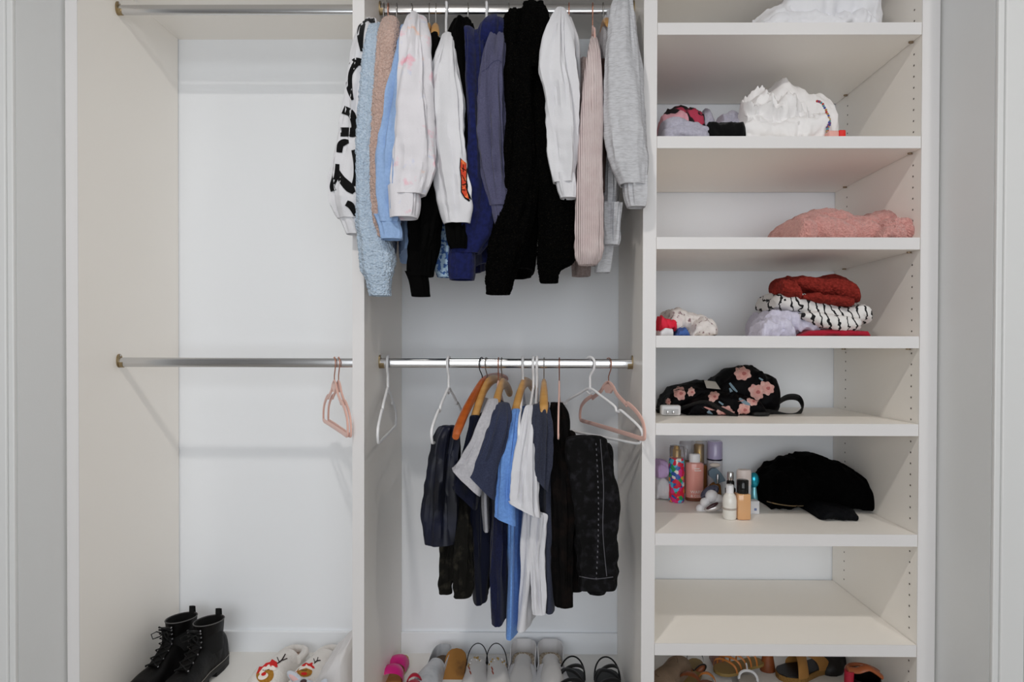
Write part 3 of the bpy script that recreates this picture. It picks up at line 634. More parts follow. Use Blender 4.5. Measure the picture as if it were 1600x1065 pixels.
t, out = low('black_jeans', 'washed black jeans with a stitched side seam, folded over the rightmost white hanger', 'jeans', M_DENIMB, 918,
    [('leg', [(915, 680, 58, -0.01, 0.03), (919, 715, 68), (926, 780, 70), (930, 850, 62), (932, 905, 58), (932, 917, 58)], -0.02, dict(fold=0.35, bunch=0.25, ex=3.4)), ('leg', [(932, 690, 40, 0.08), (938, 800, 44, 0.06), (934, 900, 36, 0.06), (932, 926, 26, 0.06)], 0.05, dict(bunch=0.3))], seed=49)
vf = out[0][1]
for k in range(26):
    y = 692 + k * 8.4; x = 931 + 4 * math.sin((y - 690) / 70)
    part(out[0][0], 'stitch', stroke(vf, [(x, y, 1.5), (x + 0.4, y + 3.2, 1.5)], 3, 0.0015), M_STITCH)
part(out[0][0], 'hem_seam', stroke(vf, [(905, 900, 1.2), (930, 904, 1.2), (958, 901, 1.2)], 20, 0.001), M_STITCH)
part(out[0][0], 'side_seam', stroke(vf, [(938, 686, 1.0), (943, 760, 1.0), (942, 830, 1.0), (948, 900, 1.0)], 30, 0.001), M_STITCH)

G_H = 'hangers on the lower rods'
hanger('velvet', 'pink velvet hanger hanging empty in the left bay, the left hook of the pair', 522.5, False, tip_px=543, group=G_H)
hanger('velvet', 'pink velvet hanger hanging empty in the left bay, the right hook of the pair', 529, False, tip_px=548, group=G_H)
hanger('plastic', 'white plastic hanger hanging empty beside the left partition', 606, False, tip_px=590, group=G_H)
hanger('plastic', 'white plastic hanger carrying the navy satin trousers', 701, False, tip_px=676, group=G_H)
hanger('wood', 'glossy orange wooden hanger with a black hook', 752, False, tip_px=711, group=G_H, tilt=-0.24, arm=1.34, hook_mat=M_BLACKW, body_mat=M_CHERRY)
hanger('wood', 'natural wooden hanger next to the orange one, holding the light grey tee', 760, False, tip_px=738, group=G_H, arm=0.92, tilt=-0.28)
hanger('velvet', 'pink velvet hanger tucked behind the natural wooden one at the slate navy tee', 779, False, tip_px=770, group=G_H, arm=0.9)
hanger('wood', 'natural wooden hanger with the widest shoulder, holding the slate navy tee', 784, False, tip_px=772, group=G_H, arm=0.86, tilt=-0.12)
hanger('wood', 'natural wooden hanger holding the bright sky blue tee', 817, False, tip_px=803, group=G_H, arm=0.86, tilt=-0.2)
hanger('plastic', 'white plastic hanger looping in front of the bright sky blue tee', 817, False, tip_px=811, group=G_H)
hanger('plastic', 'white plastic hanger holding the white tee, the left hook of two close together', 833.5, False, tip_px=824, group=G_H, arm=0.9)
hanger('plastic', 'white plastic hanger at the white tee, the right hook of two close together', 839, False, tip_px=836, group=G_H, arm=0.86)
hanger('wood', 'natural wooden hanger holding the charcoal navy tee', 850, False, tip_px=849, group=G_H, arm=0.84)
hanger('velvet', 'pink velvet hanger seen edge-on at the brownish black trousers', 874, False, tip_px=872, group=G_H)
hanger('plastic', 'large white plastic hanger turned towards the room, carrying the black jeans', 922, False, yaw=math.radians(33), arm=1.12, group=G_H)
hanger('velvet', 'pink velvet hanger hanging empty, rightmost on the lower rod', 951, False, yaw=math.radians(17.5), arm=1.14, group=G_H)

# ------------------------------------------------------------------ shelf goods
M_DUVET = mat('white_duvet_cotton', '#e4e4e8', 0.9, bump=('noise', 30, 0.25), spec=0.2)
M_SHEET = mat('white_sheet_cotton', '#ebe9e9', 0.9, bump=('noise', 40, 0.3), spec=0.2)
M_FLEECE = mat('rose_pink_fleece', '#d9a29b', 1.0, bump=('voronoi', 210, 0.9), mix=('#c38a84', 130, 0.3, 0.7, 3), sheen=0.3, spec=0.1)
M_WAFFLE = mat('brick_red_waffle', '#8e3029', 0.95, bump=('voronoi', 150, 0.9), mix=('#74241d', 120, 0.35, 0.65, 2), spec=0.15)
M_STRIPE = mat('white_black_stripe', '#e2e0de', 0.9)
nt = M_STRIPE.node_tree; b = nt.nodes['Principled BSDF']; tc = nt.nodes.new('ShaderNodeTexCoord')
mp = nt.nodes.new('ShaderNodeMapping'); mp.inputs['Rotation'].default_value = (0, 0.25, 0.2); nt.links.new(tc.outputs['Object'], mp.inputs[0])
wv = nt.nodes.new('ShaderNodeTexWave'); wv.bands_direction = 'X'; wv.inputs['Scale'].default_value = 14; wv.inputs['Distortion'].default_value = 5.5; wv.inputs['Detail'].default_value = 2; wv.inputs['Detail Scale'].default_value = 2.2
nt.links.new(mp.outputs[0], wv.inputs['Vector']); rr_ = nt.nodes.new('ShaderNodeValToRGB'); rr_.color_ramp.interpolation = 'CONSTANT'
rr_.color_ramp.elements[0].color = lin('#17171a'); rr_.color_ramp.elements[1].color = lin('#e2e0de'); rr_.color_ramp.elements[1].position = 0.12
nt.links.new(wv.outputs['Fac'], rr_.inputs[0]); nt.links.new(rr_.outputs[0], b.inputs['Base Color'])
M_LAV = jersey('pale_lavender_jersey', '#d0cede', '#c6c3d6')
M_CRIM = jersey('crimson_jersey', '#a51e33')
M_GREYC = jersey('cool_grey_jersey', '#b3b1bf', '#a5a3b2')
M_PLAID = mat('pink_black_plaid', '#b23a53', 0.9, mix=('#1c1416', 26, 0.49, 0.53, 0))
M_PINKC = jersey('dusty_pink_jersey', '#d39aa5')
M_BLKC = jersey('soft_black_jersey', '#060607')
Z1, Z2, Z3, Z4, Z5, Z6, Z7 = ST
G_F = 'clothes and linen on the shelves'
def lump(name, label, cat, m, pieces, group=G_F):
    P0 = pieces[0]
    cx = W((P0[1][0][0] + P0[1][-1][0]) / 2, 500, 0.2).x
    zb = P0[2] if isinstance(P0[2], float) else W(P0[2][0][0], P0[2][0][1], 0.2).z
    t = thing(name, label, cat, (cx, 0.2, zb), group); out = []
    for i, q in enumerate(pieces):
        nm, top, bot, yf, yb = q[:5]; kw = dict(q[5]) if len(q) > 5 else {}
        mm = kw.pop('m', m); vf = pile(top, bot, yf, yb, **kw); out.append((part(t, nm, vf, mm), vf))
    return t, out
# topmost shelf: duvet
lump('white_duvet', 'big crumpled white duvet on the topmost shelf in view', 'duvet', M_DUVET,
     [('drape', [(1150, 52), (1175, 38), (1195, 28), (1206, 8), (1230, -18), (1280, -30), (1325, -20), (1348, 0), (1360, 20), (1364, 48)], Z1, 0.06, 0.34, dict(seed=3, amp=0.020, freq=8, gather=[(24, 0.014, 0.7), (33, 0.010, -0.9)], nx=110, nr=70)),
      ('fold', [(1172, 54), (1200, 34), (1250, 24), (1300, 30), (1345, 26), (1362, 52)], Z1, 0.03, 0.16, dict(seed=8, amp=0.014, freq=11, gather=[(34, 0.012, 0.6)], nx=100, nr=56))])
# second shelf
lump('white_sheets', 'mound of crumpled white sheets rising to a peak on the second shelf', 'sheets', M_SHEET,
     [('peak', [(1140, 190), (1160, 168), (1185, 148), (1212, 126), (1228, 140), (1250, 154), (1280, 160), (1291, 185), (1293, 214)], Z2, 0.14, 0.38, dict(seed=21, amp=0.014, freq=9, gather=[(30, 0.012, 0.9), (46, 0.008, -0.6)], nx=120, nr=80)),
      ('crumple', [(1142, 212), (1148, 180), (1170, 158), (1192, 156), (1205, 172), (1225, 155), (1244, 168), (1250, 190), (1262, 206)], Z2, 0.08, 0.24, dict(seed=31, amp=0.026, freq=15, gather=[(52, 0.014, 0.9), (66, 0.011, -0.7)], nx=120, nr=80)),
      ('flat_fold', [(1085, 214), (1110, 206), (1150, 200), (1190, 200), (1240, 192), (1275, 184), (1290, 205)], Z2, 0.05, 0.26, dict(seed=27, amp=0.010, freq=16, gather=[(60, 0.010, 1.3), (44, 0.008, 0.8)], nx=120, nr=60))])
lump('lavender_sweater', 'pale lavender knit sweater folded flat at the left end of the second shelf', 'sweater', M_GREYC,
     [('fold', [(1027, 190), (1050, 188), (1075, 196), (1096, 204), (1106, 213)], Z2, 0.04, 0.22, dict(seed=41, amp=0.005, freq=16, gather=[(130, 0.004, 1.5)])), ('fold', [(1028, 204), (1060, 199), (1090, 206), (1103, 214)], Z2, 0.025, 0.16, dict(seed=42, amp=0.004, freq=18, gather=[(150, 0.004, 1.4)]))])
lump('plaid_shirt', 'crumpled pink and black plaid shirt behind the lavender sweater', 'shirt', M_PLAID,
     [('fold', [(1028, 180), (1040, 172), (1062, 168), (1080, 170), (1092, 182), (1096, 195)], Z2 + 0.012, 0.23, 0.42, dict(seed=43, amp=0.010, freq=16, gather=[(70, 0.008, 0.8)])), ('lining', [(1027, 184), (1042, 178), (1064, 177), (1072, 190)], Z2 + 0.02, 0.14, 0.28, dict(seed=44, amp=0.008, freq=16, m=M_PINKC))])
lump('grey_knit', 'small grey knit folded beside the white sheets, above the black strip of cloth', 'knitwear', M_GREYC,
     [('fold', [(1082, 192), (1092, 174), (1100, 168), (1108, 184), (1112, 194)], Z2, 0.24, 0.40, dict(seed=45, amp=0.006, freq=12)), ('fold', [(1110, 194), (1116, 182), (1135, 176), (1150, 180), (1158, 194)], Z2 + 0.01, 0.14, 0.30, dict(seed=46, amp=0.006, freq=14, gather=[(140, 0.005, 1.4)])), ('fold', [(1112, 196), (1125, 188), (1150, 186), (1160, 198)], Z2 + 0.005, 0.12, 0.24, dict(seed=47, amp=0.005, freq=16))])
lump('black_cloth', 'narrow black folded cloth lying across the second shelf before the white sheets', 'cloth', M_BLKC,
     [('fold', [(1096, 203), (1102, 193), (1130, 192), (1158, 194), (1162, 200)], Z2 + 0.006, 0.035, 0.10, dict(seed=48, amp=0.006, freq=22))])
t = thing('beaded_bracelet', 'string of small coloured beads hanging over the white sheets', 'bracelet', W(1293, 205, 0.045))
rb = random.Random(4); BC = [mat('bead_%s' % n, c, 0.3) for n, c in (('red', '#b53a34'), ('blue', '#3f4f9c'), ('gold', '#b58a4e'), ('plum', '#6c3f78'), ('teal', '#4f8f9a'))]
for i, q in enumerate(cat_rom([(1277, 158), (1283, 160), (1288, 167), (1292, 176), (1295, 184), (1297, 192), (1294, 200), (1292, 206), (1293, 198), (1295, 188)], 26)):
    part(t, 'bead', ellip(W(q[0] + rb.uniform(-.6, .6), q[1], 0.045), 0.0036, 0.0036, 0.0036, 8, 6), BC[rb.randrange(5)])
t = thing('card_pack', 'small flat red and white pack lying at the right end of the second shelf', 'pack', W(1302, 212, 0.12))
q = W(1290, 211, 0.05); r = W(1317, 206, 0.05); zt_ = r.z
part(t, 'body', box(q.x, r.x - 0.02, 0.03, 0.08, Z2 + 0.001, zt_ - 0.002, 0.004), mat('pale_pink_card', '#e0a79d', 0.5)); part(t, 'end_cap', box(r.x - 0.02, r.x, 0.03, 0.08, Z2 + 0.001, zt_, 0.004), mat('bright_red_card', '#d8231b', 0.5))
# third shelf
lump('fleece_blanket', 'folded rose pink fleece blanket on the third shelf', 'blanket', M_FLEECE,
     [('fold', [(1199, 366), (1206, 354), (1228, 340), (1252, 331), (1285, 329), (1304, 334), (1316, 340), (1345, 337), (1380, 332), (1398, 331), (1412, 342), (1424, 356), (1421, 370)], Z3, 0.12, 0.38, dict(seed=51, amp=0.007, freq=9, gather=[(30, 0.016, 0.35)], nx=200, nr=100, fuzz=0.002)),
      ('fold', [(1222, 370), (1232, 345), (1262, 340), (1300, 346), (1340, 348), (1362, 356), (1368, 371)], Z3, 0.06, 0.24, dict(seed=52, amp=0.007, freq=12, gather=[(30, 0.018, 0.5)], nx=160, nr=90, fuzz=0.002)),
      ('rolled_end', [(1348, 371), (1356, 354), (1376, 344), (1400, 344), (1418, 352), (1422, 371)], Z3, 0.035, 0.20, dict(seed=54, amp=0.006, freq=15, gather=[(85, 0.014, 1.35)], nx=130, nr=90, fuzz=0.002)),
      ('fold', [(1355, 371), (1368, 358), (1385, 354), (1400, 358), (1408, 371)], Z3, 0.012, 0.12, dict(seed=55, amp=0.005, freq=18, gather=[(110, 0.008, 1.3)], nx=100, nr=70, fuzz=0.002))])
# fourth shelf
bs = [(1170, 526), (1222, 524), (1240, 520), (1350, 524)]
lump('crimson_top', 'thin crimson top at the bottom of the folded stack', 'top', M_CRIM, [('fold', [(1218, 526), (1240, 516), (1290, 514), (1335, 518), (1350, 526)], Z4, 0.05, 0.26, dict(seed=61, amp=0.004, freq=18))])
lump('lavender_shirt', 'rumpled pale lavender shirt under the black striped one', 'shirt', M_LAV,
     [('fold', [(1172, 520), (1174, 500), (1186, 490), (1212, 486), (1250, 492), (1290, 500), (1318, 520)], [(1170, 524), (1215, 524), (1250, 518), (1318, 520)], 0.07, 0.30, dict(seed=62, amp=0.010, freq=16, gather=[(60, 0.013, 1.1)], nx=110, nr=60)),
      ('fold', [(1174, 524), (1180, 508), (1205, 498), (1225, 502), (1238, 520)], Z4, 0.04, 0.16, dict(seed=63, amp=0.009, freq=20, nx=90, gather=[(95, 0.011, 0.9)]))])
lump('striped_shirt', 'white shirt with wavy black stripes, folded in the middle of the stack', 'shirt', M_STRIPE,
     [('fold', [(1187, 472), (1196, 458), (1220, 456), (1260, 468), (1300, 478), (1336, 474), (1350, 484), (1350, 498)], [(1187, 480), (1215, 490), (1260, 502), (1300, 512), (1350, 504)], 0.06, 0.30, dict(seed=64, amp=0.005, freq=14, gather=[(75, 0.007, 1.2)], nx=120, nr=70)),
      ('fold', [(1235, 492), (1262, 486), (1300, 494), (1335, 496), (1342, 508)], [(1235, 496), (1275, 510), (1310, 517), (1342, 514)], 0.035, 0.16, dict(seed=65, amp=0.005, freq=18, gather=[(90, 0.005, 1.0)]))])
lump('waffle_knit', 'brick red waffle knit top crowning the folded stack', 'knitwear', M_WAFFLE,
     [('fold', [(1208, 446), (1211, 434), (1222, 432), (1260, 434), (1296, 431), (1312, 436), (1324, 450), (1333, 468)], [(1208, 452), (1225, 460), (1260, 468), (1300, 476), (1333, 474)], 0.07, 0.30, dict(seed=66, amp=0.005, freq=12, gather=[(62, 0.007, 1.35)], nx=120, nr=70)),
      ('fold', [(1209, 450), (1216, 440), (1236, 440), (1246, 456), (1248, 464)], [(1209, 454), (1230, 462), (1248, 466)], 0.04, 0.14, dict(seed=67, amp=0.005, freq=24, gather=[(130, 0.006, 1.0)])),
      ('fold', [(1240, 464), (1262, 458), (1300, 464), (1330, 468), (1331, 476)], [(1240, 466), (1270, 472), (1300, 478), (1331, 477)], 0.035, 0.14, dict(seed=68, amp=0.004, freq=22, gather=[(110, 0.005, 1.3)]))])
M_FLORS = mat('cream_ditsy_floral', '#d9d3d0', 0.9, mix=('#8c7277', 75, 0.60, 0.66, 2))
lump('floral_blouse', 'crumpled cream floral blouse at the left end of the fourth shelf', 'blouse', M_FLORS,
     [('fold', [(1030, 515), (1038, 488), (1050, 484), (1070, 490), (1085, 494), (1102, 500), (1114, 512), (1116, 526)], Z4 + 0.004, 0.12, 0.34, dict(seed=71, amp=0.007, freq=22, gather=[(90, 0.008, 0.8)], nx=110, nr=60)), ('rolled_end', [(1068, 526), (1080, 505), (1096, 498), (1112, 510), (1115, 527)], Z4, 0.06, 0.2, dict(seed=72, amp=0.005, freq=24, gather=[(120, 0.007, 1.2)]))])
lump('frilly_cloth', 'bright red frilly cloth tucked beside the partition on the fourth shelf', 'cloth', mat('bright_red_frill', '#d8243f', 0.85),
     [('frill', [(1026, 512), (1030, 494), (1040, 502), (1054, 504), (1056, 512)], [(1026, 514), (1056, 514)], 0.05, 0.13, dict(seed=73, amp=0.006, freq=30, gather=[(160, 0.006, 0.2)])), ('band', [(1025, 520), (1036, 511), (1048, 513), (1050, 524)], Z4, 0.04, 0.12, dict(seed=74, amp=0.003, freq=20, m=M_WHITEC))])
lump('blue_cloth', 'small blue cloth tucked under the cream floral blouse', 'cloth', mat('cornflower_cloth', '#3f5f9f', 0.85), [('fold', [(1050, 526), (1056, 516), (1068, 512), (1075, 526)], Z4, 0.03, 0.13, dict(seed=75, amp=0.004, freq=20))])

# fifth shelf: floral backpack
M_BAGBK = mat('black_floral_nylon', '#060508', 0.6, bump=('noise', 500, 0.15), spec=0.12)
M_PETAL = mat('blush_petal_print', '#e6bcb2', 0.8, mix=('#d39a94', 60, 0.4, 0.62, 3)); M_PETAL2 = mat('pink_petal_print', '#e3a9a1', 0.8); M_PETAL3 = mat('rose_heart_print', '#bd6f6c', 0.8); M_LEAF = mat('blue_grey_leaf_print', '#7f97a6', 0.8); M_WEB = mat('black_webbing', '#0b0b0c', 0.6, bump=('X', 90, 0.3))
t, out = lump('floral_backpack', 'black backpack printed with pink flowers, lying on the fifth shelf', 'backpack', M_BAGBK,
     [('main_pocket', [(1088, 640), (1100, 612), (1115, 594), (1140, 577), (1158, 573), (1180, 576), (1195, 586), (1208, 590), (1217, 602), (1220, 625), (1214, 645)], Z5, 0.27, 0.47, dict(seed=81, amp=0.008, freq=9, gather=[(22, 0.007, 0.6)], nx=130, nr=80)),
      ('side_flap', [(1028, 640), (1034, 622), (1050, 608), (1075, 601), (1098, 597), (1118, 606), (1124, 630)], Z5, 0.26, 0.46, dict(seed=82, amp=0.009, freq=12, nx=110, nr=60)),
      ('front_pocket', [(1064, 648), (1076, 625), (1100, 616), (1130, 614), (1160, 618), (1184, 628), (1196, 648)], Z5, 0.20, 0.32, dict(seed=83, amp=0.006, freq=12, gather=[(45, 0.007, 1.0)], nx=120, nr=70))], None)
(o0, v0), (o1, v1), (o2, v2) = out
def flower(o, vf, x, y, r, seed):
    part(o, 'flower_print', patch(vf, oval(x, y, r, r * 0.82, 36, 0.3 * seed, 0.10, seed), 0.0022, 5), M_PETAL)
    part(o, 'flower_print', patch(vf, oval(x + r * 0.12, y + 0.5, r * 0.6, r * 0.5, 30, 0.5 * seed, 0.12, seed + 2), 0.0030, 4), M_PETAL2)
    part(o, 'flower_print', patch(vf, oval(x + r * 0.2, y + 0.3, r * 0.26, r * 0.22, 20, 0, 0.12, seed), 0.0038, 3), M_PETAL3)
for a in ((1160, 583, 13, 1), (1198, 606, 12, 2), (1182, 612, 13, 3)): flower(o0, v0, *a)
for a in ((1062, 614, 11, 4), (1044, 627, 5, 5), (1080, 612, 7, 6)): flower(o1, v1, *a)
for a in ((1162, 640, 11, 7), (1115, 619, 9, 8), (1132, 644, 12, 9), (1176, 626, 9, 10)): flower(o2, v2, *a)
for o, vf, l in ((o0, v0, [(1140, 598, 3), (1146, 606, 4), (1152, 612, 2)]), (o0, v0, [(1143, 612, 5), (1140, 606, 2)]), (o0, v0, [(1186, 590, 2), (1192, 594, 3)]), (o2, v2, [(1155, 622, 3), (1163, 628, 6), (1172, 632, 3)]), (o2, v2, [(1123, 627, 2), (1130, 632, 3)]), (o2, v2, [(1106, 642, 5), (1112, 648, 5)])):
    part(o, 'leaf_print', stroke(vf, l, 10, 0.0024), M_LEAF)
for y0, x0 in ((0.0, 0), (0.014, 2)):
    part(t, 'care_label', rings([[W(1100 + x0, 594 - 2 * y0, 0.30 + y0), W(1116 + x0, 596, 0.30 + y0)], [W(1104 + x0, 606, 0.255 + y0), W(1124 + x0, 608, 0.255 + y0)], [W(1104.5 + x0, 606, 0.256 + y0), W(1124 + x0, 607.5, 0.256 + y0)]], False, False, False), mat('white_satin_label', '#c9c5bd', 0.6), label='white fabric care label')
sp = [W(x, y, yy) for x, y, yy in ((1172, 646, 0.22), (1188, 644, 0.22), (1205, 645, 0.25), (1228, 650, 0.26), (1245, 648, 0.27), (1254, 636, 0.28), (1248, 622, 0.30), (1232, 620, 0.31), (1218, 627, 0.31), (1205, 640, 0.30))]
Q = cat_rom([tuple(p) for p in sp], 50)
part(t, 'strap', tube(Q, 0.012, 10, flat=0.3, up=(0, -0.5, 1)), M_WEB)
sp = [W(x, y, yy) for x, y, yy in ((1026, 642, 0.28), (1050, 642, 0.25), (1075, 634, 0.21), (1100, 628, 0.195), (1125, 638, 0.19), (1150, 651, 0.195))]
part(t, 'strap', tube(cat_rom([tuple(p) for p in sp], 40), 0.012, 8, flat=0.35, up=(0, -1, 0.6)), M_WEB)
bk = W(1187, 645, 0.19); part(t, 'buckle', box(bk.x - 0.022, bk.x + 0.03, 0.18, 0.21, Z5 + 0.002, Z5 + 0.014, 0.005), M_WEB)
t = thing('plug_adapter', 'small white plug adapter with two prongs in front of the floral backpack', 'adapter', W(1048, 652, 0.2))
a, b_ = W(1033, 650, 0.19), W(1064, 636, 0.19)
part(t, 'body', box(a.x, b_.x, 0.188, 0.215, Z5 + 0.002, Z5 + 0.034, 0.006, 3), M_WPLASTIC)
for dx in (0.016, 0.034): part(t, 'prong', box(a.x + dx, a.x + dx + 0.005, 0.175, 0.189, Z5 + 0.008, Z5 + 0.0095 + 0.008, 0.0005), M_CHROME)
part(t, 'face_plate', box(a.x + 0.008, b_.x - 0.008, 0.1865, 0.189, Z5 + 0.006, Z5 + 0.022, 0.001), mat('pale_grey_plastic', '#c7c7c9', 0.4))

# sixth shelf: toiletries
def at6(px, py): return WZ(px, py, Z6)
def glass(name, c, rough=0.05, t_=0.85): return mat(name, c, rough, trans=t_, ior=1.3)
M_CLEAR = glass('clear_plastic_cap', '#e8e6ea', 0.06, 0.9); M_GOLD = mat('gold_sprayer', '#c9a24f', 0.3, 0.9)
M_BLOOM = mat('bright_floral_wrap', '#3f9fc9', 0.35)
nt = M_BLOOM.node_tree; b = nt.nodes['Principled BSDF']; tc = nt.nodes.new('ShaderNodeTexCoord')
vo = nt.nodes.new('ShaderNodeTexVoronoi'); vo.inputs['Scale'].default_value = 75; nt.links.new(tc.outputs['Object'], vo.inputs['Vector'])
sx = nt.nodes.new('ShaderNodeSeparateColor'); nt.links.new(vo.outputs['Color'], sx.inputs[0])
rm = nt.nodes.new('ShaderNodeValToRGB'); rm.color_ramp.interpolation = 'CONSTANT'; els = rm.color_ramp.elements
els[0].color = lin('#d8203f'); els[1].position = 0.28; els[1].color = lin('#58b6d6')
for p, c in ((0.44, '#e7e3dc'), (0.56, '#e0357f'), (0.68, '#2f9a57'), (0.78, '#f0a03c'), (0.88, '#2f56a8')):
    e = els.new(p); e.color = lin(c)
nt.links.new(sx.outputs[0], rm.inputs[0]); nt.links.new(rm.outputs[0], b.inputs['Base Color'])
G_B = 'toiletries on the sixth shelf'
def bottle(name, label, px0, px1, base_py, top_py, segs, sy=1.0, n=26, yoff=0.0):
    """segs = (part name, [(radius factor, height factor)...], material[, label])"""
    c = at6((px0 + px1) / 2, base_py); c.y += yoff; R = (px1 - px0) / 2 * mpp(c.y)
    H = W((px0 + px1) / 2, top_py, c.y).z - Z6
    t = thing(name, label, 'bottle', (c.x, c.y, Z6), G_B)
    for s in segs:
        part(t, s[0], lathe([(max(r * R, 1e-4), h * H) for r, h in s[1]], n, (c.x, c.y, Z6 + 0.0008), 1.0, sy), s[2], s[3] if len(s) > 3 else None)
    return t, c, R, H
bottle('mist_bottle', 'slim body mist bottle wrapped in a bright floral print', 1045, 1069, 783, 696,
       [('body', [(0.94, 0), (1, 0.02), (1, 0.74), (0.9, 0.78), (0.45, 0.80)], M_BLOOM), ('nozzle', [(0.42, 0.79), (0.42, 0.92), (0.3, 0.93), (0.28, 0.985)], M_GOLD, 'gold spray nozzle'), ('cap', [(0.93, 0.785), (0.93, 0.99), (0.86, 1.0), (0.05, 1.0)], M_CLEAR, 'clear plastic cap')])
M_PEACH = mat('peach_pink_liquid', '#e59e92', 0.15, coat=0.3)
t, c, R, H = bottle('mist_bottle', 'pink body mist bottle with a plain white cap', 1071, 1099, 781, 709,
       [('body', [(0.9, 0), (1, 0.03), (1, 0.76), (0.95, 0.80), (0.5, 0.83)], M_PEACH), ('base', [(0.985, -0.001), (1.012, 0.02), (1.012, 0.07), (0.9, 0.075)], mat('brown_bottle_base', '#7a4632', 0.3)), ('cap', [(0.58, 0.80), (0.6, 0.81), (0.6, 0.99), (0.55, 1.0)], M_WPLASTIC, 'white screw cap')], sy=0.7)
def text(parent, name, body, loc, size, m, off):
    cu = bpy.data.curves.new(name, 'FONT'); cu.body = body; cu.size = size; cu.extrude = 0.0002; cu.resolution_u = 2; cu.align_x = 'CENTER'
    to = bpy.data.objects.new('tmp', cu); COL.objects.link(to); bpy.context.view_layer.update()
    me = bpy.data.meshes.new_from_object(to.evaluated_get(bpy.context.evaluated_depsgraph_get())); bpy.data.objects.remove(to)
    V = [Vector((v.co.x + loc[0], loc[1] - v.co.z, v.co.y + loc[2])) for v in me.vertices]; Fc = [tuple(p.vertices) for p in me.polygons]
    # wrap the lettering round the bottle
    V = [Vector((v.x, off(v.x - c.x) - (v.y - loc[1]) * 0 - 0.0006 + (v.y - loc[1]), v.z)) for v in V]
    o = part(parent, name, (V, Fc), m, smooth=False); bpy.data.meshes.remove(me); return o
cyl = lambda dx: c.y - 0.7 * math.sqrt(max(1e-6, R * R - dx * dx))
M_LETW = mat('white_lettering', '#f0e6e2', 0.5)
text(t, 'lettering', 'WARM', (c.x + 0.004, c.y, Z6 + 0.175 * H), 0.015, M_LETW, cyl)
text(t, 'lettering', '& COZY', (c.x + 0.004, c.y, Z6 + 0.095 * H), 0.012, M_LETW, cyl)
for k, (w0, zz) in enumerate(((0.018, 0.70), (0.024, 0.655))):
    part(t, 'label_line', rings([[Vector((c.x - 0.006 + w0 * q / 6, cyl(-0.006 + w0 * q / 6) - 0.0006, Z6 + H * zz + dz)) for q in range(7)] for dz in (0, 0.0028)], False, False, False), M_LETW)
bottle('mist_bottle', 'clear capped mist bottle standing behind the bright floral one', 1059, 1083, 768, 688,
       [('body', [(0.95, 0), (1, 0.02), (1, 0.58), (0.9, 0.62), (0.5, 0.63)], glass('pale_gold_liquid', '#c9a878', 0.1, 0.7)), ('nozzle', [(0.4, 0.62), (0.4, 0.84), (0.3, 0.86)], mat('silver_sprayer', '#b9b9bd', 0.3, 0.9)), ('cap', [(1.0, 0.62), (1.0, 0.985), (0.95, 1.0), (0.05, 1.0)], M_CLEAR)])
bottle('mist_bottle', 'amber mist bottle with a clear cap and gold sprayer behind the pink one', 1080, 1104, 770, 689,
       [('body', [(0.95, 0), (1, 0.02), (1, 0.50), (0.9, 0.56), (0.5, 0.57)], glass('amber_liquid', '#b9793c', 0.1, 0.6)), ('nozzle', [(0.5, 0.56), (0.5, 0.92), (0.4, 0.94)], M_GOLD), ('cap', [(1.0, 0.56), (1.0, 0.985), (0.95, 1.0), (0.05, 1.0)], M_CLEAR)])
bottle('mist_bottle', 'dark red bottle squeezed between the amber and lavender capped ones', 1088, 1110, 762, 687,
       [('body', [(0.95, 0), (1, 0.02), (1, 0.66), (0.9, 0.70), (0.5, 0.71)], mat('dark_red_glass', '#7e1714', 0.2, coat=0.3)), ('cap', [(0.98, 0.70), (0.98, 0.985), (0.9, 1.0)], mat('copper_cap', '#a9623f', 0.25, 0.6))])
bottle('mist_bottle', 'white bottle with a translucent lavender cap, tallest at the right of the mists', 1105, 1128, 772, 689,
       [('body', [(0.95, 0), (1, 0.02), (1, 0.64), (0.95, 0.66)], mat('white_bottle_plastic', '#d9d9e0', 0.3)), ('band', [(1.01, 0.645), (1.02, 0.65), (1.02, 0.67), (1.0, 0.675)], mat('dark_navy_band', '#1d1a33', 0.3)), ('cap', [(1.0, 0.67), (1.0, 0.97), (0.9, 1.0), (0.05, 1.0)], mat('lavender_cap', '#b3abcd', 0.15, coat=0.3))])
# round perfume with pearl cap
c = at6(1117, 776); H = W(1117, 722, c.y).z - Z6
t = thing('perfume_bottle', 'fan shaped blue grey perfume bottle with a pearly stopper', 'bottle', (c.x, c.y, Z6), G_B)
part(t, 'base', lathe([(0.020, 0), (0.024, 0.01), (0.020, 0.34 * H), (0.008, 0.42 * H)], 22, (c.x, c.y, Z6 + 0.0008), 1, 0.6), glass('amber_perfume', '#c08a4a', 0.1, 0.6))
fan = [(-0.5, 0.62), (-0.95, 0.72), (-1.0, 0.86), (-0.6, 0.96), (0.0, 0.97), (0.6, 0.82), (1.1, 0.62), (1.2, 0.55), (0.3, 0.48), (-0.1, 0.45)]
part(t, 'fan', rings([[Vector((c.x + 0.027 * a, c.y - 0.012 + d, Z6 + (h * 0.86 + 0.02) * H)) for a, h in fan] for d in (-0.006, 0.008)]), mat('blue_grey_glass', '#8fa6b8', 0.12, trans=0.35, ior=1.3))
part(t, 'stem', lathe([(0.004, 0.44 * H), (0.0045, 0.68 * H), (0.003, 0.7 * H)], 10, (c.x + 0.003, c.y - 0.022, Z6)), M_CHROME)
part(t, 'stopper', ellip((c.x - 0.002, c.y - 0.004, Z6 + 0.93 * H), 0.020, 0.013, 0.0085), mat('pearl_stopper', '#e3d8cd', 0.2, coat=0.5), 'pearly stopper')
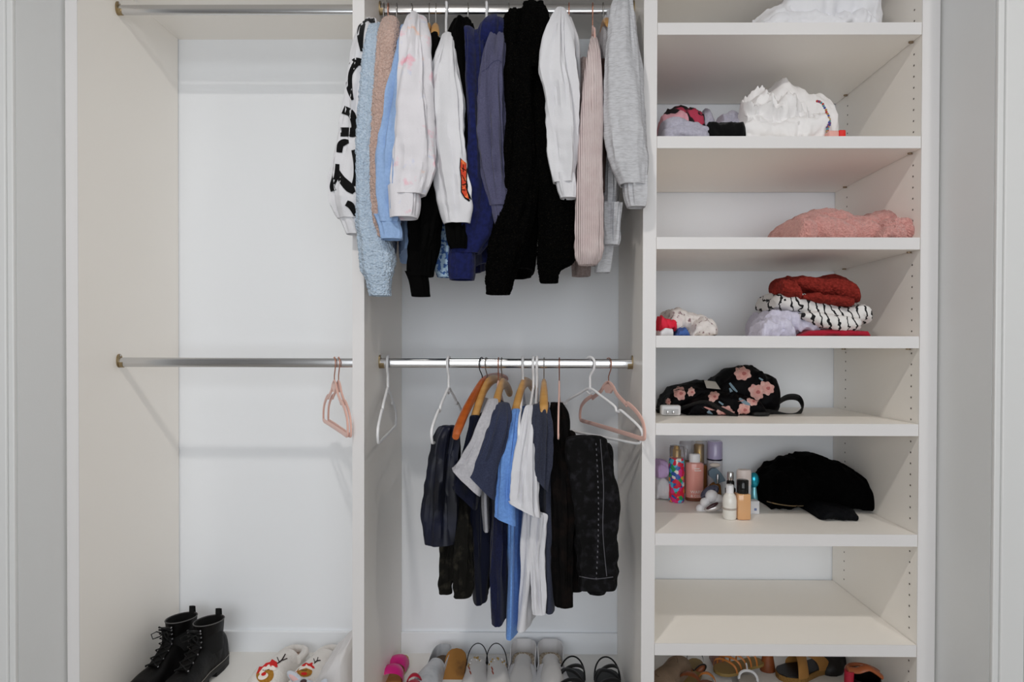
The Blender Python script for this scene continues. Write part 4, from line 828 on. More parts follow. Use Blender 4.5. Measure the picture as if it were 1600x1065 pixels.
# cloud perfume
c = at6(1112, 797); t = thing('perfume_bottle', 'smoky teardrop perfume bottle resting in a white cloud shaped holder', 'bottle', (c.x, c.y, Z6), G_B)
cl = [ellip(W(x, y, c.y) + Vector((0, 0, 0)), r, r * 0.9, r, 18, 12) for x, y, r in ((1094, 794, 0.014), (1102, 785, 0.017), (1112, 775, 0.021), (1121, 781, 0.020), (1100, 795, 0.013), (1112, 792, 0.016), (1124, 792, 0.014))]
part(t, 'cloud_holder', join(*cl), mat('matte_white_ceramic', '#e6e5e8', 0.35))
e = ellip((0, 0, 0), 0.034, 0.014, 0.020, 24, 14); q = W(1109, 769, c.y + 0.018)
part(t, 'teardrop', xf(e, Matrix.Translation(q) @ Matrix.Rotation(-0.6, 4, 'Y')), mat('smoky_mirror_glass', '#5d5f74', 0.08, 0.7))
t = thing('compact_mirror', 'silver oval compact lying in front of the white cloud perfume', 'compact', at6(1117, 802), G_B); c = at6(1117, 801)
e = ellip((0, 0, 0), 0.036, 0.017, 0.011, 26, 12); part(t, 'shell', xf(e, Matrix.Translation((c.x, c.y, Z6 + 0.020)) @ Matrix.Rotation(-0.30, 4, 'Y')), mat('pearl_silver', '#cfcbcb', 0.2, 0.5))
e = ellip((0, 0, 0), 0.022, 0.006, 0.006, 20, 8); part(t, 'inlay', xf(e, Matrix.Translation((c.x - 0.012, c.y - 0.012, Z6 + 0.026)) @ Matrix.Rotation(-0.5, 4, 'Y')), mat('maroon_inlay', '#3a1c22', 0.2))
# front bottles
bottle('lotion_bottle', 'little white lotion bottle with a rounded shoulder at the shelf front', 1129, 1151, 810, 757,
       [('body', [(0.86, 0), (0.98, 0.05), (1, 0.55), (0.85, 0.68), (0.55, 0.76)], mat('milky_glass', '#dedcd6', 0.2, coat=0.4)), ('cap', [(0.52, 0.75), (0.54, 0.77), (0.54, 0.98), (0.48, 1.0)], M_WPLASTIC), ('label_band', [(1.005, 0.28), (1.008, 0.30), (1.008, 0.33), (1.0, 0.34)], mat('taupe_print', '#a79e95', 0.6))])
t, c, R, H = bottle('foundation_bottle', 'square tan foundation bottle with a glossy black cap', 1150, 1170, 810, 749, [('neck', [(0.5, 0.62), (0.5, 0.68)], M_BLKC)], n=12)
part(t, 'body', box(c.x - R, c.x + R, c.y - R, c.y + R, Z6 + 0.0008, Z6 + 0.66 * H, 0.004, 3), mat('tan_foundation', '#d3a273', 0.12, coat=0.6)); part(t, 'cap', lathe([(0.86 * R, 0.66 * H), (0.88 * R, 0.67 * H), (0.88 * R, 0.985 * H), (0.8 * R, H)], 24, (c.x, c.y, Z6)), mat('glossy_black_cap', '#0c0b0b', 0.12), 'glossy black cap')
bottle('pump_bottle', 'black and silver pump bottle hidden behind the little white lotion bottle', 1133, 1149, 795, 737,
       [('body', [(0.9, 0), (1, 0.04), (1, 0.55), (0.5, 0.62)], M_BLKC), ('collar', [(0.72, 0.60), (0.72, 0.74), (0.5, 0.78)], mat('glossy_black_cap', '#0c0b0b', 0.12)), ('pump', [(0.55, 0.78), (0.6, 0.82), (0.6, 0.98), (0.5, 1.0)], M_CHROME)])
bottle('deodorant_stick', 'plain white stick with a blush tinted cap behind the tan foundation', 1151, 1173, 797, 733,
       [('body', [(0.95, 0), (1, 0.02), (1, 0.62)], mat('white_stick_plastic', '#dcdadb', 0.35)), ('cap', [(1.03, 0.62), (1.03, 0.95), (0.92, 0.99), (0.3, 1.0)], mat('blush_white_cap', '#e2d5d0', 0.35))], sy=0.7)
c = at6(1178, 795); M_TEAL = mat('metallic_teal', '#2a9db4', 0.2, 0.7)
t = thing('hair_brush', 'shiny teal hair tool with a rounded head behind the white stick', 'brush', (c.x, c.y, Z6), G_B)
part(t, 'head', ellip(W(1178, 750, c.y), 0.017, 0.014, 0.026), M_TEAL); part(t, 'handle', lathe([(0.008, 0), (0.012, 0.03), (0.010, 0.05), (0.007, 0.075)], 16, (c.x, c.y, Z6 + 0.0008)), mat('pale_teal', '#7fc0cc', 0.25, 0.5))
t = thing('mini_box', 'small white printed box lying beside the tan foundation bottle', 'box', at6(1178, 803), G_B); c = at6(1178, 803)
part(t, 'carton', box(c.x - 0.020, c.x + 0.017, c.y - 0.002, c.y + 0.03, Z6 + 0.0008, Z6 + 0.042, 0.0015), mat('white_carton', '#d4d5d9', 0.5)); part(t, 'barcode', box(c.x + 0.000, c.x + 0.008, c.y - 0.0028, c.y - 0.002, Z6 + 0.012, Z6 + 0.020), mat('blue_print', '#6c7aa0', 0.6))
lump('lilac_cloth', 'lilac gathered cloth tucked against the partition beside the mist bottles', 'cloth', mat('lilac_cotton', '#c5a9d6', 0.9), [('gather', [(1023, 728), (1030, 720), (1042, 722), (1046, 732), (1044, 752)], Z6 + 0.08, 0.36, 0.46, dict(seed=91, amp=0.004, freq=24, gather=[(120, 0.008, 0.9)])), ('gather', [(1022, 752), (1032, 740), (1044, 748), (1047, 772)], Z6 + 0.003, 0.37, 0.46, dict(seed=92, amp=0.004, freq=22, gather=[(100, 0.006, 0.8)], m=M_WHITEC))], None)
M_VELB = mat('black_velvet', '#020202', 0.95, bump=('noise', 300, 0.3), spec=0.06)
t, out = lump('black_pouch', 'slouchy black zip pouch slumped on the sixth shelf', 'pouch', M_VELB,
     [('body', [(1183, 775), (1188, 752), (1204, 734), (1228, 723), (1246, 726), (1250, 717), (1264, 714), (1290, 722), (1315, 730), (1340, 748), (1362, 768), (1376, 784), (1384, 792)], Z6, 0.23, 0.47, dict(seed=95, amp=0.012, freq=8, nx=140, nr=80)),
      ('flap', [(1252, 796), (1272, 788), (1305, 790), (1330, 796), (1340, 804), (1332, 814)], Z6, 0.13, 0.36, dict(seed=96, amp=0.006, freq=14, m=mat('midnight_lining', '#040509', 0.8, spec=0.15)))], None)
o, vf = out[0]
part(o, 'zip', stroke(vf, [(1198, 783, 1.6), (1214, 787, 1.6), (1236, 790, 1.6), (1256, 790, 1.6)], 24, 0.002), mat('brass_zip', '#a58f6c', 0.35, 0.7), 'brass zip line')

# ------------------------------------------------------------------ shoes
FW = [(0.0, 0.05), (0.02, 0.42), (0.08, 0.66), (0.18, 0.74), (0.40, 0.68), (0.55, 0.80), (0.72, 1.0), (0.86, 0.93), (0.95, 0.66), (0.985, 0.36), (1.0, 0.05)]
def fw(s): return lerp_poly(FW, s)
class Foot:
    """frame of a shoe lying between heel and toe points"""
    def __init__(self, heel, toe, width, side=0.0):
        self.h = Vector(heel); d = Vector(toe) - self.h; self.L = d.length; self.d = d.normalized()
        self.u = Vector((0, 0, 1)) - self.d * self.d.z; self.u.normalize(); self.r = self.d.cross(self.u); self.w = width / 2; self.side = side
    def p(self, s, a, z):            # s heel->toe, a across (-1..1 of the foot), z metres above the sole plane
        return self.h + self.d * (s * self.L) + self.r * (a * self.w * fw(s) + self.side * math.sin(s * PI) * 0.006) + self.u * z
    def q(self, s, x, z):            # x metres across
        return self.h + self.d * (s * self.L) + self.r * x + self.u * z
    def sole(self, z0, z1, grow=0.0, s0=0.0, s1=1.0, n=26, heel=0.0):
        S_ = [s0 + (s1 - s0) * (0.5 - 0.5 * math.cos(PI * i / (n - 1))) for i in range(n)]
        out = [(s, 1 + grow) for s in S_] + [(s, -1 - grow) for s in S_[::-1]]
        lift = lambda s: heel * max(0, 1 - s / 0.62) ** 1.3
        R = [[self.p(s, a * k, z + lift(s)) for s, a in out] for k, z in ((0.97, z0), (1, z0 + 0.002), (1, z1 - 0.002), (0.97, z1))]
        V, Fc = rings(R, True, False, False); m = len(out); N_ = n
        for base, in ((0,), (3 * m,)):
            for i in range(N_ - 1): Fc.append((base + i, base + i + 1, base + m - 2 - i, base + m - 1 - i))
        return V, Fc
    def arch(self, s0, s1, z0, hf, wf=1.0, n=22, m=22, th=0.004, ex=2.3, zl=None):
        """vamp: arched shell between s0 and s1, hf(s) height above z0"""
        R = []
        for o in (0.0, -th):
            for i in range(n):
                s = s0 + (s1 - s0) * i / (n - 1); h = hf(s) + o; row = []
                for k in range(m):
                    t = PI * k / (m - 1); c, q = math.cos(t), math.sin(t)
                    a = math.copysign(abs(c) ** (2 / ex), c); b = abs(q) ** (2 / ex)
                    row.append(self.p(s, a * wf * (1 + o * 12), z0 + max(0.0, h) * b + (zl(s) if zl else 0)))
                R.append(row)
        A = R[:n]; B = R[n:][::-1]
        return rings(A + B + [A[0]], False, False, False)
    def strap(self, s, h, wd, z0=0.012, m=18, th=0.0035, skew=0.0, wf=1.02, zl=0.0):
        R = []
        for k in range(m):
            t = PI * k / (m - 1); a = math.cos(t); b = math.sin(t) ** 0.8
            ss = s + skew * a
            R.append([self.p(min(0.99, max(0.01, ss + e * wd / self.L / 2)), a * wf, z0 + zl + h * b + o) for e, o in ((-1, 0), (-0.5, th * 1.3), (0.5, th * 1.3), (1, 0), (0.5, -th * 0.4), (-0.5, -th * 0.4))])
        return rings(R)
    def loop(self, s, h, r, z0=0.012, back=0.0, n=24):
        """thin ankle or heel loop"""
        return tube([self.q(max(0.01, s - back * math.sin(PI * k / (n - 1))), math.cos(PI * k / (n - 1)) * self.w * fw(s), z0 + h * math.sin(PI * k / (n - 1)) ** 0.8) for k in range(n)], r, 6)
G_S = 'shoes on the closet floor'
ZC = 0.0065
def shoe(name, label, heel, toe, width, cat='shoe', side=0.0):
    f = Foot(heel, toe, width, side); return thing(name, label, cat, (f.h.x, f.h.y, 0.006), G_S), f

# boots
M_BOOT = mat('black_leather', '#040303', 0.5, bump=('noise', 70, 0.25), spec=0.25); M_SOLE = mat('black_rubber', '#0b0a0a', 0.6); M_WELT = mat('pale_welt_thread', '#8f8a84', 0.7); M_LACE = mat('black_lace', '#060606', 0.9); M_EYE = mat('nickel_eyelet', '#8b8b8e', 0.25, 1.0); M_LIN = mat('black_textile_lining', '#0a0a0a', 0.95)
def boot(label, heel, toe):
    t, f = shoe('ankle_boot', label, heel, toe, 0.102, 'boot')
    f.h.z = ZC
    so = part(t, 'sole', f.sole(0.016, 0.036, 0.05), M_SOLE)
    part(so, 'heel_block', f.sole(0.0, 0.018, 0.03, 0.0, 0.30), M_SOLE); part(so, 'tread', f.sole(0.006, 0.018, 0.03, 0.42, 0.97), M_SOLE)
    S_ = [0.5 - 0.5 * math.cos(PI * i / 39) for i in range(40)]
    part(so, 'welt_stitch', tube([f.p(s, 1.06, 0.037) for s in S_] + [f.p(s, -1.06, 0.037) for s in S_[::-1]], 0.0011, 5, closed=True), M_WELT)
    hf = lambda s: lerp_poly([(0, 0.07), (0.12, 0.085), (0.3, 0.095), (0.5, 0.075), (0.65, 0.052), (0.82, 0.042), (0.95, 0.028), (1, 0.008)], s)
    part(t, 'vamp', f.arch(0.0, 1.0, 0.034, hf, 1.0, 40, 26, 0.003, 2.4), M_BOOT)
    R = []
    for i in range(26):
        k = i / 25; z = 0.05 + k * 0.135; cs = 0.235 + 0.02 * k; hl = lerp_poly([(0, 0.064), (0.4, 0.056), (1, 0.060)], k); hw = lerp_poly([(0, 0.037), (0.5, 0.036), (1, 0.043)], k)
        R.append([f.q(cs + hl * math.cos(2 * PI * j / 32) / f.L, hw * math.sin(2 * PI * j / 32), z + (0.016 * math.cos(2 * PI * j / 32 + PI) * -0.4 * k)) for j in range(32)])
    c = f.q(0.25, 0, 0.16); inner = [[c + (p - c) * 0.91 + Vector((0, 0, dz)) for p in R[-1]] for dz in (0.0, -0.05, -0.10)]
    sh = part(t, 'shaft', rings(R, True, False, False), M_BOOT); part(sh, 'lining', rings([R[-1]] + inner, True, False, True), M_LIN)
    part(sh, 'collar_piping', tube(R[-1], 0.0018, 6, closed=True), mat('dark_grey_piping', '#4d4b4b', 0.6))
    b0 = f.q(0.255 - 0.061 / f.L, 0, 0.178)
    part(t, 'pull_tab', tube([b0 + f.u * z + f.d * x for z, x in ((-0.03, -0.001), (0.0, -0.003), (0.022, -0.001), (0.024, 0.004), (0.0, 0.005))], 0.010, 8, flat=0.18, up=f.r), M_LACE)
    tg = [f.q(s, 0, z) for s, z in ((0.66, 0.089), (0.56, 0.108), (0.48, 0.128), (0.465, 0.15), (0.475, 0.172), (0.48, 0.186))]
    part(t, 'tongue', tube(cat_rom([tuple(p) for p in tg], 20), [0.018] * 20, 10, flat=0.25, up=f.r), M_BOOT)
    lp = []
    for k in range(8):
        q = cat_rom([tuple(p) for p in tg], 8)[k]; sg = 1 if k % 2 == 0 else -1
        for e in (-1, 1):
            part(t, 'eyelet', ellip(Vector(q) + f.r * (0.021 * e) + f.d * 0.004 + f.u * 0.002, 0.0034, 0.0034, 0.0034, 10, 6), M_EYE)
        lp.append((Vector(q) + f.r * 0.021 + f.d * 0.007 + f.u * 0.004, Vector(q) - f.r * 0.021 + f.d * 0.007 + f.u * 0.004))
    la = part(t, 'lace', tube([p for i, ab in enumerate(lp) for p in ((ab[i % 2] + ab[1 - i % 2]) * 0.5 + (ab[i % 2] - ab[1 - i % 2]) * 0.5,)], 0.0028, 6), M_LACE)
    part(t, 'lace', tube([ab[1 - i % 2] for i, ab in enumerate(lp)], 0.0028, 6), M_LACE)
    q = Vector(tg[4]) + f.d * 0.012
    for e in (1, -1):
        part(la, 'bow_loop', tube([q + f.r * (e * x) + f.d * dd + f.u * z for x, dd, z in ((0, 0, 0), (0.018, 0.012, 0.010), (0.030, 0.02, 0.004), (0.026, 0.018, -0.012), (0.010, 0.008, -0.008), (0, 0, 0))], 0.0019, 6), M_LACE)
    return t
boot('black leather lace-up ankle boot, the right one of the pair', WZ(350, 1031, ZC), WZ(245, 1128, ZC))
boot('black leather lace-up ankle boot, the left one nearer the side panel', WZ(309, 1027, ZC), WZ(196, 1118, ZC))

# reindeer slippers
M_PLUSH = mat('cream_plush', '#dedad6', 1.0, bump=('noise', 160, 0.7), sheen=0.3, spec=0.1); M_INS = mat('pale_pink_insole', '#cdb5a8', 0.95); M_RED = mat('red_print', '#cf1f1f', 0.9); M_CARA = mat('caramel_print', '#ad7a2a', 0.9, mix=('#9b6a1f', 120, 0.4, 0.6)); M_DKB = mat('dark_brown_print', '#2c191a', 0.9); M_CREAM = mat('pale_cream_print', '#ece3dc', 0.9)
def slipper(label, heel, toe, face):
    t, f = shoe('plush_slipper', label, heel, toe, 0.112, 'slipper')
    part(t, 'sole', f.sole(0.0, 0.018, 0.03), M_PLUSH); part(t, 'insole', f.sole(0.018, 0.022, -0.12, 0.02, 0.6), M_INS)
    hf = lambda s: lerp_poly([(0.2, 0.052), (0.45, 0.060), (0.7, 0.060), (0.9, 0.045), (1, 0.012)], s)
    vf = f.arch(0.26, 1.0, 0.012, hf, 1.04, 34, 30, 0.010, 2.4); v = part(t, 'vamp', vf, M_PLUSH)
    S_ = [0.30, 0.2, 0.1, 0.04, 0.012]
    part(t, 'heel_rim', tube([f.p(s, 0.98, 0.034) for s in S_] + [f.p(s, -0.98, 0.034) for s in S_[::-1]], 0.014, 10), M_PLUSH)
    for nm, sh, m, off in face:
        if nm == 'antler': part(v, 'antler_print', stroke(vf, sh, 10, off), m)
        else: part(v, nm, patch(vf, sh, off, 5), m)
f1 = [('hat_print', [(400, 1053), (405, 1041), (414, 1032), (425, 1029), (433, 1034), (434, 1042), (428, 1041), (420, 1038), (411, 1042), (405, 1050)], M_RED, 0.003), ('hat_trim_print', [(405, 1050), (411, 1042), (420, 1037.5), (428, 1040), (433, 1045), (428, 1047), (419, 1042), (410, 1048), (406, 1054)], M_CREAM, 0.0034),
      ('face_print', oval(414, 1054, 14, 13, 18, -0.4), M_CARA, 0.0026), ('muzzle_print', oval(411, 1056, 8.5, 5, 16, -0.4), M_CREAM, 0.0036), ('nose_print', oval(412, 1052.5, 4.2, 2.6, 12, -0.4), M_RED, 0.0046),
      ('antler', [(433, 1036, 1.6), (440, 1031, 2.2), (446, 1021, 1.6)], M_DKB, 0.003), ('antler', [(441, 1031, 1.6), (449, 1028, 1.6)], M_DKB, 0.003), ('antler', [(436, 1033, 1.4), (433, 1026, 1.4)], M_DKB, 0.003), ('antler', [(411, 1033, 1.4), (414, 1027, 1.4), (419, 1022, 1.2)], M_DKB, 0.003),
      ('antler', [(410, 1046, 1.0), (414, 1047, 1.0), (416, 1045.5, 1.0)], M_DKB, 0.0034), ('antler', [(418, 1046, 1.0), (421, 1045, 1.0)], M_DKB, 0.0034)]
f2 = [('hat_print', [(461, 1050), (464, 1040), (470, 1033), (479, 1031), (488, 1034), (492, 1044), (487, 1043), (479, 1037), (470, 1040), (466, 1047)], M_RED, 0.003), ('hat_trim_print', [(466, 1047), (470, 1040), (479, 1037), (487, 1042), (490, 1047), (486, 1046), (479, 1041), (471, 1044)], M_CREAM, 0.0034),
      ('face_print', oval(476, 1049, 12, 8, 18), M_CARA, 0.0026), ('nose_print', oval(475, 1052, 5, 2.4, 12), M_RED, 0.0046),
      ('antler', [(491, 1036, 1.5), (495, 1032, 1.8), (501, 1031, 1.4)], M_DKB, 0.003), ('antler', [(495, 1033, 1.4), (497, 1026, 1.2)], M_DKB, 0.003), ('antler', [(492, 1034, 1.2), (490, 1028, 1.2)], M_DKB, 0.003), ('antler', [(466, 1034, 1.6), (470, 1031, 1.4), (473, 1027, 1.2)], M_DKB, 0.003), ('antler', [(470, 1046, 1.0), (475, 1047, 1.0), (480, 1046, 1.0)], M_DKB, 0.0034)]
slipper('cream plush slipper with a whole reindeer face, left one of the pair', WZ(468, 1027, ZC), WZ(398, 1092, ZC), f1)
slipper('cream plush slipper with a reindeer face, right one beside the white bundle', WZ(523, 1027, ZC), WZ(466, 1092, ZC), f2)
M_GPL = mat('grey_blue_plush', '#c3c8d2', 1.0, bump=('noise', 160, 0.7), sheen=0.3); c = WZ(468, 1108, 0.03)
t = thing('plush_animal', 'grey white plush animal head with a pink ear in front of the reindeer slippers', 'plush toy', (c.x, c.y, 0.006), G_S)
part(t, 'head', ellip((c.x, c.y, 0.061), 0.058, 0.062, 0.055, 26, 18), M_GPL)
for dx, dz, rt in ((0.060, 0.075, 0.5), (-0.02, 0.105, -0.9)):
    e = xf(ellip((0, 0, 0), 0.014, 0.009, 0.032, 16, 12), Matrix.Translation((c.x + dx, c.y + 0.02, dz + 0.01)) @ Matrix.Rotation(rt, 4, 'Y')); er = part(t, 'ear', e, M_GPL)
    part(er, 'ear_lining', xf(ellip((0, -0.004, 0), 0.009, 0.007, 0.024, 14, 10), Matrix.Translation((c.x + dx, c.y + 0.02, dz + 0.01)) @ Matrix.Rotation(rt, 4, 'Y')), mat('pink_ear_plush', '#dcb5b3', 1.0))
part(t, 'nose', ellip((c.x + 0.012, c.y + 0.0, 0.116), 0.010, 0.009, 0.006, 14, 8), mat('dark_brown_button', '#3a2326', 0.4))
lump('white_bundle', 'white padded bundle with a seam leaning on the left partition', 'bundle', mat('white_padded_cotton', '#dcdadb', 0.9, bump=('noise', 40, 0.2)),
     [('body', [(494, 1064), (508, 1048), (522, 1030), (538, 1012), (552, 1000), (556, 1006)], 0.008, 0.20, 0.44, dict(seed=101, amp=0.006, freq=9, nx=90, nr=60))], None)

# middle bay
M_MAG = mat('magenta_puffy', '#d4127f', 0.5, bump=('noise', 30, 0.2), coat=0.2); M_TANI = mat('tan_insole', '#c39a5e', 0.7, mix=('#b0853f', 30, 0.4, 0.7))
t, f = shoe('slide_sandal', 'magenta slide sandal with two puffy straps and a tan insole', WZ(629, 1030, ZC), WZ(596, 1102, ZC), 0.09, 'sandal')
part(t, 'sole', f.sole(0.0, 0.014), mat('tan_sole_edge', '#b98f56', 0.6)); part(t, 'insole', f.sole(0.014, 0.019, -0.05), M_TANI)
for s, hh in ((0.34, 0.036), (0.62, 0.045)): part(t, 'strap', f.strap(s, hh, 0.055, 0.012, th=0.010, skew=0.06, wf=1.08), M_MAG)
t, f = shoe('slide_sandal', 'red strap sandal cut off by the frame beside the magenta slide', WZ(648, 1078, ZC), WZ(640, 1160, ZC), 0.085, 'sandal')
part(t, 'sole', f.sole(0.0, 0.014), M_TANI); part(t, 'strap', f.strap(0.30, 0.052, 0.06, 0.012, th=0.006), mat('dark_red_leather', '#a5122f', 0.45)); part(t, 'heel_strap', f.strap(0.08, 0.05, 0.02, 0.012, th=0.004), mat('dark_red_leather', '#a5122f', 0.45))
M_SILV = mat('silver_grey_leather', '#c0c2c6', 0.4, bump=('noise', 120, 0.2), mix=('#adb0b5', 40, 0.4, 0.7)); M_INK2 = mat('brown_insole', '#5f4f40', 0.8)
t, f = shoe('ballet_flat', 'silver grey slip-on flat beside the upturned tan sandal', WZ(698, 1028, ZC), WZ(650, 1100, ZC), 0.092)
part(t, 'sole', f.sole(0.0, 0.012, 0.03), M_SILV); part(t, 'insole', f.sole(0.012, 0.016, -0.1, 0.02, 0.7), M_INK2)
part(t, 'vamp', f.arch(0.36, 1.0, 0.008, lambda s: lerp_poly([(0.3, 0.046), (0.6, 0.050), (0.85, 0.038), (1, 0.008)], s), 1.02, 30, 26, 0.004), M_SILV)
def heel_cup(f, z0, h, s1, th=0.0035, n=20):
    S_ = [s1 * (1 - math.sin(PI / 2 * i / (n - 1))) + 0.008 for i in range(n)]
    path = [(s, 1.0) for s in S_] + [(s, -1.0) for s in S_[::-1]]
    R = []
    for (a, b) in ((1.03, 0), (1.05, 0.5), (0.99, 1.0), (0.93, 1.0), (0.96, 0.5), (0.94, 0)):
        R.append([f.p(s, k * a, z0 + h * b * (1 - 0.55 * (s / s1) ** 2)) + (f.d * (0.008 if a < 1 else 0.0) * (1 - s / s1)) for s, k in path])
    return rings(R, False, False, False)
part(t, 'heel_counter', heel_cup(f, 0.010, 0.048, 0.40), M_SILV)
t, f = shoe('flat_sandal', 'upturned tan sandal showing its worn brown footbed', W(714, 1013, 0.400), W(703, 1120, 0.22), 0.104, 'sandal')
part(t, 'sole', f.sole(-0.012, 0.0), mat('dark_tan_edge', '#6f4a22', 0.7)); part(t, 'footbed', f.sole(0.0, 0.004, -0.03), mat('worn_tan_footbed', '#9a6a2f', 0.75, bump=('noise', 90, 0.3), mix=('#6d4a29', 18, 0.5, 0.68, 5)))
M_WLEA = mat('white_leather', '#d8d5d3', 0.5, bump=('noise', 40, 0.2)); M_GSTUD = mat('gold_stud', '#b89a5c', 0.3, 0.9); M_EMB = mat('rust_embroidery', '#a8503a', 0.9)
for i, (hp, tp, lab) in enumerate(((WZ(747, 1030, ZC), WZ(740, 1108, ZC), 'white studded sandal with a black heel loop, next to the upturned tan one'), (WZ(775, 1030, ZC), WZ(780, 1108, ZC), 'white studded sandal with rust embroidery, next to the clear heeled mules'))):
    t, f = shoe('studded_sandal', lab, hp, tp, 0.100, 'sandal')
    part(t, 'sole', f.sole(0.0, 0.014), M_WLEA)
    vf = f.arch(0.34, 0.92, 0.010, lambda s: lerp_poly([(0.3, 0.048), (0.6, 0.046), (0.92, 0.034)], s), 1.06, 26, 24, 0.004); v = part(t, 'vamp', vf, M_WLEA)
    part(t, 'heel_loop', f.loop(0.22, 0.050, 0.0018, 0.012, back=0.20), M_BLACKW, 'black elastic heel loop')
    rs = random.Random(i)
    for k in range(16):
        a = rs.uniform(-0.9, 0.9); part(v, 'stud', ellip(f.p(0.355 + rs.uniform(0, 0.10), a, 0.058 * math.sqrt(1 - a * a) + 0.010), 0.0032, 0.0032, 0.0032, 8, 6), M_GSTUD if k % 3 else M_WLEA)
    for k in range(2):
        px, py = ((733, 1043), (735, 1050)) [k] if i == 0 else ((769, 1044), (770, 1050))[k]
        part(v, 'embroidery', stroke(vf, [(px - 1.5, py - 3, 1.4), (px, py, 2.2), (px + 1, py + 3, 1.4)], 8, 0.001), M_EMB)
M_CLW = mat('frosted_clear_vinyl', '#e4e3e5', 0.2, trans=0.12, ior=1.2); M_GLIT = mat('gold_glitter_insole', '#b7a184', 0.4, 0.3, mix=('#e6ddcb', 160, 0.45, 0.6, 1))
for hp, tp, lab in ((WZ(819, 1024, ZC), WZ(812, 1104, ZC), 'white mule with a frosted clear heel cup, left one of the pair'), (WZ(859, 1024, ZC), WZ(864, 1104, ZC), 'white mule with a frosted clear heel cup, right one of the pair')):
    t, f = shoe('clear_mule', lab, hp, tp, 0.128)
    part(t, 'sole', f.sole(0.0, 0.014), M_WLEA); part(t, 'insole', f.sole(0.014, 0.018, -0.16, 0.03, 0.6), M_GLIT)
    part(t, 'heel_cup', heel_cup(f, 0.010, 0.058, 0.5), M_CLW)
    part(t, 'vamp', f.arch(0.30, 0.97, 0.012, lambda s: lerp_poly([(0.3, 0.044), (0.6, 0.052), (0.97, 0.03)], s), 0.72, 26, 24, 0.004), M_WLEA); part(t, 'side_wing', f.arch(0.42, 0.98, 0.010, lambda s: 0.034, 1.08, 22, 22, 0.003, 3.0), M_CLW)
M_STRB = mat('black_strap_leather', '#0a0a0a', 0.5)
for i, (hp, tp, lab) in enumerate(((WZ(895, 1050, ZC), WZ(889, 1130, ZC), 'black strappy sandal with a thin ankle loop, beside the right mule'), (WZ(946, 1051, ZC), WZ(960, 1130, ZC), 'black strappy sandal with a side buckle loop, nearest the shelves'))):
    t, f = shoe('strappy_sandal', lab, hp, tp, 0.118, 'sandal')
    part(t, 'sole', f.sole(0.0, 0.016), M_STRB); part(t, 'ankle_loop', f.loop(0.24, 0.050, 0.0028, 0.012, back=0.2), M_STRB)
    for s, hh, sk in ((0.24, 0.046, 0.10), (0.34, 0.046, -0.10), (0.5, 0.042, 0.06), (0.66, 0.036, 0.0)): part(t, 'strap', f.strap(s, hh, 0.022, 0.012, skew=sk), M_STRB)
    if i: part(t, 'buckle_loop', tube([W(x, y, 0.42) for x, y in ((940, 1046), (932, 1044), (923, 1047), (922, 1054), (930, 1056), (938, 1051))], 0.004, 6), M_STRB); part(t, 'buckle', box(W(941, 1044, 0.41).x - 0.005, W(941, 1044, 0.41).x + 0.005, 0.405, 0.415, W(941, 1044, 0.41).z - 0.009, W(941, 1044, 0.41).z + 0.007, 0.001), M_EYE)

# right bay, under the lowest shelf
M_SUEDE = mat('taupe_suede', '#8f7a66', 0.95, bump=('noise', 200, 0.3), mix=('#7c6854', 14, 0.4, 0.7)); M_COG = mat('cognac_leather', '#8a4a22', 0.45, mix=('#6f3717', 14, 0.4, 0.7), coat=0.2); M_OLV = mat('olive_gold_insole', '#8d7440', 0.6); M_DK = mat('near_black_leather', '#120d0d', 0.45)
t, f = shoe('suede_clog', 'taupe suede clog against the partition under the lowest shelf', WZ(1068, 1042, ZC), WZ(1015, 1108, ZC), 0.115)
part(t, 'sole', f.sole(0.0, 0.014, 0.03), M_OLV); part(t, 'upper', f.arch(0.06, 1.0, 0.010, lambda s: lerp_poly([(0.0, 0.035), (0.2, 0.05), (0.6, 0.06), (0.85, 0.045), (1, 0.01)], s), 1.04, 30, 26), M_SUEDE)
part(t, 'stitch_line', tube([f.p(0.5 + 0.25 * math.cos(a), 0.5 * math.sin(a), 0.013 + 0.056 * (1 - 0.25 * math.sin(a) ** 2)) for a in [0.3 * k for k in range(14)]], 0.0012, 5), mat('brown_stitch', '#6a5643', 0.9))
t, f = shoe('bow_sandal', 'tan sandal with a black edged bow strap beside the taupe clog', WZ(1088, 1034, ZC), WZ(1070, 1106, ZC), 0.082, 'sandal')
part(t, 'sole', f.sole(0.0, 0.014), M_OLV); part(t, 'toe_strap', f.strap(0.62, 0.04, 0.03), M_COG); part(t, 'heel_strap', f.strap(0.12, 0.05, 0.012), M_DK)
kn = W(1083, 1051, 0.36)
for e in (-1, 1):
    lf = xf(ellip((0, 0, 0), 0.027, 0.012, 0.014, 18, 10), Matrix.Translation(kn + Vector((e * 0.024, 0, 0.012))) @ Matrix.Rotation(-e * 0.7 if e > 0 else 0.25, 4, 'Y'))
    wg = part(t, 'bow_wing', lf, M_DK); part(wg, 'bow_face', xf(ellip((0, -0.006, 0.003), 0.022, 0.009, 0.010, 16, 8), Matrix.Translation(kn + Vector((e * 0.024, 0, 0.012))) @ Matrix.Rotation(-e * 0.7 if e > 0 else 0.25, 4, 'Y')), M_COG)
part(t, 'bow_knot', ellip(kn + Vector((0, -0.004, 0.003)), 0.010, 0.010, 0.011, 12, 8), M_DK)
t, f = shoe('buckle_sandal', 'orange brown strap sandal with a ring at the very bottom of the shelves', WZ(1105, 1068, ZC), WZ(1098, 1140, ZC), 0.082, 'sandal')
part(t, 'sole', f.sole(0.0, 0.014), M_COG); part(t, 'ankle_strap', f.strap(0.16, 0.045, 0.014), mat('orange_tan_leather', '#b9702f', 0.4)); part(t, 'strap', f.strap(0.55, 0.04, 0.03), M_COG)
